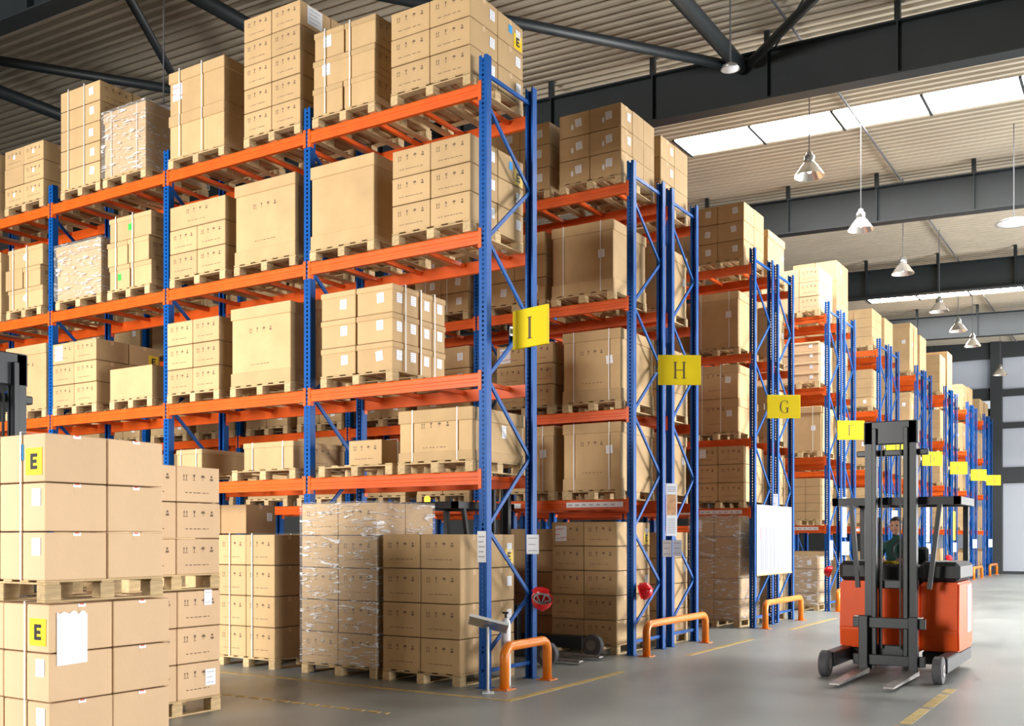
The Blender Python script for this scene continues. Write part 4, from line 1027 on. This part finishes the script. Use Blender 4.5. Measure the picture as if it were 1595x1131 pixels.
# ------------------------------------------------------------------ driver
def skin_body(name, joints, bones, mats, parent, root=0, sub=2, label=None):
    me = bpy.data.meshes.new(name); me.from_pydata([j[0] for j in joints], bones, [])
    o = obj(name, me, parent, label=label); me.materials.append(M[mats])
    o.modifiers.new('skin', 'SKIN'); o.modifiers['skin'].use_smooth_shade = True
    for i, j in enumerate(joints):
        r = j[1]; me.skin_vertices[0].data[i].radius = (r, r) if not isinstance(r, tuple) else r
        me.skin_vertices[0].data[i].use_root = (i == root)
    s = o.modifiers.new('sub', 'SUBSURF'); s.levels = sub; s.render_levels = sub
    return o
drv = thing('person', 'driver in dark green jacket with yellow stripe, seated in the orange reach truck', 'person', (-2.75, 13.42, 1.02))
# local frame: faces -Y; pelvis at the origin (seat surface)
J = [((0,.02,.08),.13), ((0,.02,.22),.125), ((0,.0,.38),.14), ((0,.0,.48),.10), ((0,-.01,.56),.052), ((0,-.015,.62),.055),
     ((.17,.0,.46),.062), ((.23,-.06,.24),.05), ((.16,-.24,.27),.04), ((.12,-.31,.31),.032),
     ((-.17,.0,.46),.062), ((-.23,-.06,.24),.05), ((-.16,-.24,.27),.04), ((-.12,-.31,.31),.032),
     ((.09,-.06,.07),.085), ((.11,-.28,.10),.065), ((.10,-.30,-.15),.05), ((.10,-.28,-.42),.04), ((.10,-.36,-.45),.035),
     ((-.09,-.06,.07),.085), ((-.11,-.28,.10),.065), ((-.10,-.30,-.15),.05), ((-.10,-.28,-.42),.04), ((-.10,-.36,-.45),.035)]
Bn = [(0,1),(1,2),(2,3),(3,4),(4,5),(3,6),(6,7),(7,8),(8,9),(3,10),(10,11),(11,12),(12,13),(0,14),(14,15),(15,16),(16,17),(17,18),(0,19),(19,20),(20,21),(21,22),(22,23)]
body = skin_body('body', J, Bn, 'green_cloth', drv)
def head():
    bm = bmesh.new(); bmesh.ops.create_icosphere(bm, subdivisions=4, radius=1)
    for v in bm.verts:
        p = v.co.copy(); x, y, z = p
        w = .074*(1 - .22*max(0, -z)**1.4); v.co = Vector((x*w, y*.092, z*.115))
        if y < 0:
            n_ = math.exp(-((x/.16)**2+((z+.10)/.22)**2)); v.co.y -= .020*n_
            e_ = math.exp(-(((abs(x)-.36)/.16)**2+((z-.06)/.10)**2)); v.co.y += .010*e_
            b_ = math.exp(-(((z-.22)/.09)**2)); v.co.y -= .004*b_
            c_2 = math.exp(-((x/.3)**2+((z+.85)/.18)**2)); v.co.y -= .010*c_2
    me = bpy.data.meshes.new('head'); bm.to_mesh(me); bm.free(); me.materials.append(M['skin']); me.polygons.foreach_set('use_smooth', [True]*len(me.polygons)); return me
hd = obj('head', head(), drv, (0, -.03, .72))
for s in (-1, 1):
    obj('ear', MB().lathe([(.001,.0),(.012,.004),(.018,.012),(.012,.018),(.001,.012)], 12).mesh('ear', 'skin', smooth=True, fix=False), hd, (s*.072, .01, -.005), rot=(0, s*math.pi/2*.8, 0))
    obj('eye', MB().lathe([(.001,.010),(.007,.007),(.010,0),(.007,-.007),(.001,-.010)], 12).mesh('eye', 'black', smooth=True, fix=False), hd, (s*.027, -.083, .008))
obj('mouth', MB().tube([(-.022,-.0,0),(0,-.005,-.001),(.022,0,0)], .0035, 6).mesh('mouth', 'redink'), hd, (0, -.086, -.052))
def hair():
    bm = bmesh.new(); bmesh.ops.create_icosphere(bm, subdivisions=3, radius=1)
    kill = [v for v in bm.verts if v.co.z < .15 and v.co.y < .1 or v.co.z < -.35 or (v.co.y < -.55 and v.co.z < .5)]
    bmesh.ops.delete(bm, geom=kill, context='VERTS')
    for v in bm.verts: v.co = Vector((v.co.x*.081, v.co.y*.100, v.co.z*.124))
    me = bpy.data.meshes.new('hair'); bm.to_mesh(me); bm.free(); me.materials.append(M['hair']); me.polygons.foreach_set('use_smooth', [True]*len(me.polygons)); return me
obj('hair', hair(), hd)
def hand(s, loc):
    h = MB().box(-.038, .038, -.085, 0, -.013, .013, bev=.009)
    for i, (x, l) in enumerate(((-.029,.062),(-.010,.072),(.010,.068),(.028,.052))):
        h.tube([(x,-.075,0),(x,-.075-l*.5,.006),(x*.95,-.075-l*.8,-.012),(x*.9,-.075-l*.85,-.032)], [.010,.0095,.0085,.007], 8)
    h.tube([(s*-.03,-.02,0),(s*-.058,-.045,-.01),(s*-.058,-.07,-.025)], [.012,.011,.008], 8)
    obj('hand', h.mesh('hand', 'skin', smooth=True), drv, loc, rot=(.35, 0, s*.25))
hand(1, (.118, -.315, .315)); hand(-1, (-.118, -.315, .315))
obj('reflective_stripe', MB().lathe([(.150,0),(.150,.035)], 28).mesh('stripe', 'signyellow', fix=False), drv, (0, .0, .25), label='yellow stripe round the jacket').scale = (1.0, .92, 1)

# ------------------------------------------------------------------ pendant lamps
def bell(x, y, z, lab, glow=True, s=1.0):
    t = thing('pendant_lamp', lab, 'lamp', (x, y, z), group='bell lamps in a row under the roof')
    pr = [(.26,0),(.255,.01),(.20,.09),(.14,.18),(.09,.235),(.075,.25)]
    mb = MB().lathe([(r*s, q*s) for r, q in pr], 32); mb.lathe([((r-.006)*s, q*s) for r, q in pr[::-1]], 32); mb.lathe([(.26*s,0),(.254*s,0)], 32)
    obj('reflector', mb.mesh('reflector', 'reflector', smooth=True, fix=False), t)
    obj('ballast_housing', MB().lathe([(.001,.24),(.085,.24),(.09,.26),(.09,.34),(.06,.37),(.045,.42),(.001,.42)], 20).mesh('housing', 'galv', smooth=True, fix=False), t)
    obj('bulb', MB().lathe([(.001,.04),(.035,.06),(.045,.10),(.035,.16),(.02,.22)], 14).mesh('bulb', 'lampglow' if glow else 'post', smooth=True, fix=False), t)
    obj('cord', MB().tube([(0,0,.42),(0,0,ztop(x)+DECK-z)], .010, 6).mesh('cord', 'rubber'), t)
names = ['nearest bell lamp, hanging before the bright roof window', 'second bell lamp, silver with a pale cord', 'third bell lamp, before the second roof beam', 'fourth bell lamp, under the far roof window strip',
         'fifth bell lamp, smaller, below the far roof window strip', 'sixth bell lamp, pale, before the far end wall', 'seventh and farthest bell lamp, against the end wall']
for (y, nm) in zip((17.75, 21.4, 25.5, 30.3, 33.5, 36.4, 43.4), names): bell(-5.08, y, 7.85, nm)
def disc(x, y, z, r, lab):
    t = thing('disc_lamp', lab, 'lamp', (x, y, z), group='flat round lamps under the roof')
    obj('shade', MB().lathe([(.001,.10),(r*.3,.09),(r*.8,.05),(r,.0),(r*.96,.0),(r*.75,.035),(.001,.06)], 32).mesh('shade', 'galv', smooth=True, fix=False), t)
    obj('lens', MB().lathe([(.001,-.005),(r*.85,.0),(r*.9,.012),(.001,.013)], 32).mesh('lens', 'paper', smooth=True, fix=False), t)
    obj('cord', MB().tube([(0,0,.09),(0,0,ztop(x)+DECK-z)], .012, 6).mesh('cord', 'rubber'), t)
disc(-4.93, 13.45, 8.0, .13, 'small flat round lamp hanging before the deep roof beam')
disc(-2.45, 23.1, 8.0, .36, 'wide flat round lamp at the right edge of the photo')
disc(-12.45, 10.1, 7.9, .22, 'dark round lamp hanging behind the cartons at upper left')

# ------------------------------------------------------------------ painted floor lines (thin paint films)
def line(x0, x1, y0, y1, lab, dash=None):
    mb = MB()
    if dash:
        x = x0
        while x < x1:
            mb.box(x, min(x+dash[0], x1), y0, y1, 0, .003); x += dash[0]+dash[1]
    else: mb.box(x0, x1, y0, y1, 0, .003)
    obj('floor_line', mb.mesh('floor_line', 'line'), None, label=lab, cat='floor marking', group='yellow floor lines')
line(-16, -5.32, 8.43, 8.49, 'solid worn yellow floor line along the front of rack I')
line(-10.5, -5.9, 7.24, 7.30, 'dashed yellow floor line before rack I', dash=(.13, .06))
line(-10.0, -8.2, 6.83, 6.87, 'faint thin yellow floor line next to the second stack')
def yline(x, y0, y1, lab, w=.08, dash=None):
    mb = MB(); y = y0
    while y < y1:
        mb.box(x-w/2, x+w/2, y, min(y+(dash[0] if dash else 99), y1), 0, .003); y += (dash[0]+dash[1]) if dash else 99
    obj('floor_line', mb.mesh('floor_line', 'line'), None, label=lab, cat='floor marking', group='yellow floor lines')
yline(-5.36, 8.5, 11.0, 'yellow floor line past the hoop guard of rack I')
yline(-5.36, 13.0, 15.6, 'yellow floor line past the hoop guard of rack H')
yline(-5.36, 17.6, 20.5, 'yellow floor line past the hoop guard of rack G')
yline(-1.82, 8.2, 11.6, 'broken yellow floor line in the corridor before the orange truck', .10, dash=(.9, .12))
print('CARTONS', len(CARTONS), 'kept', len(keep), 'loads', len(LOADS), 'objects', len(bpy.data.objects))
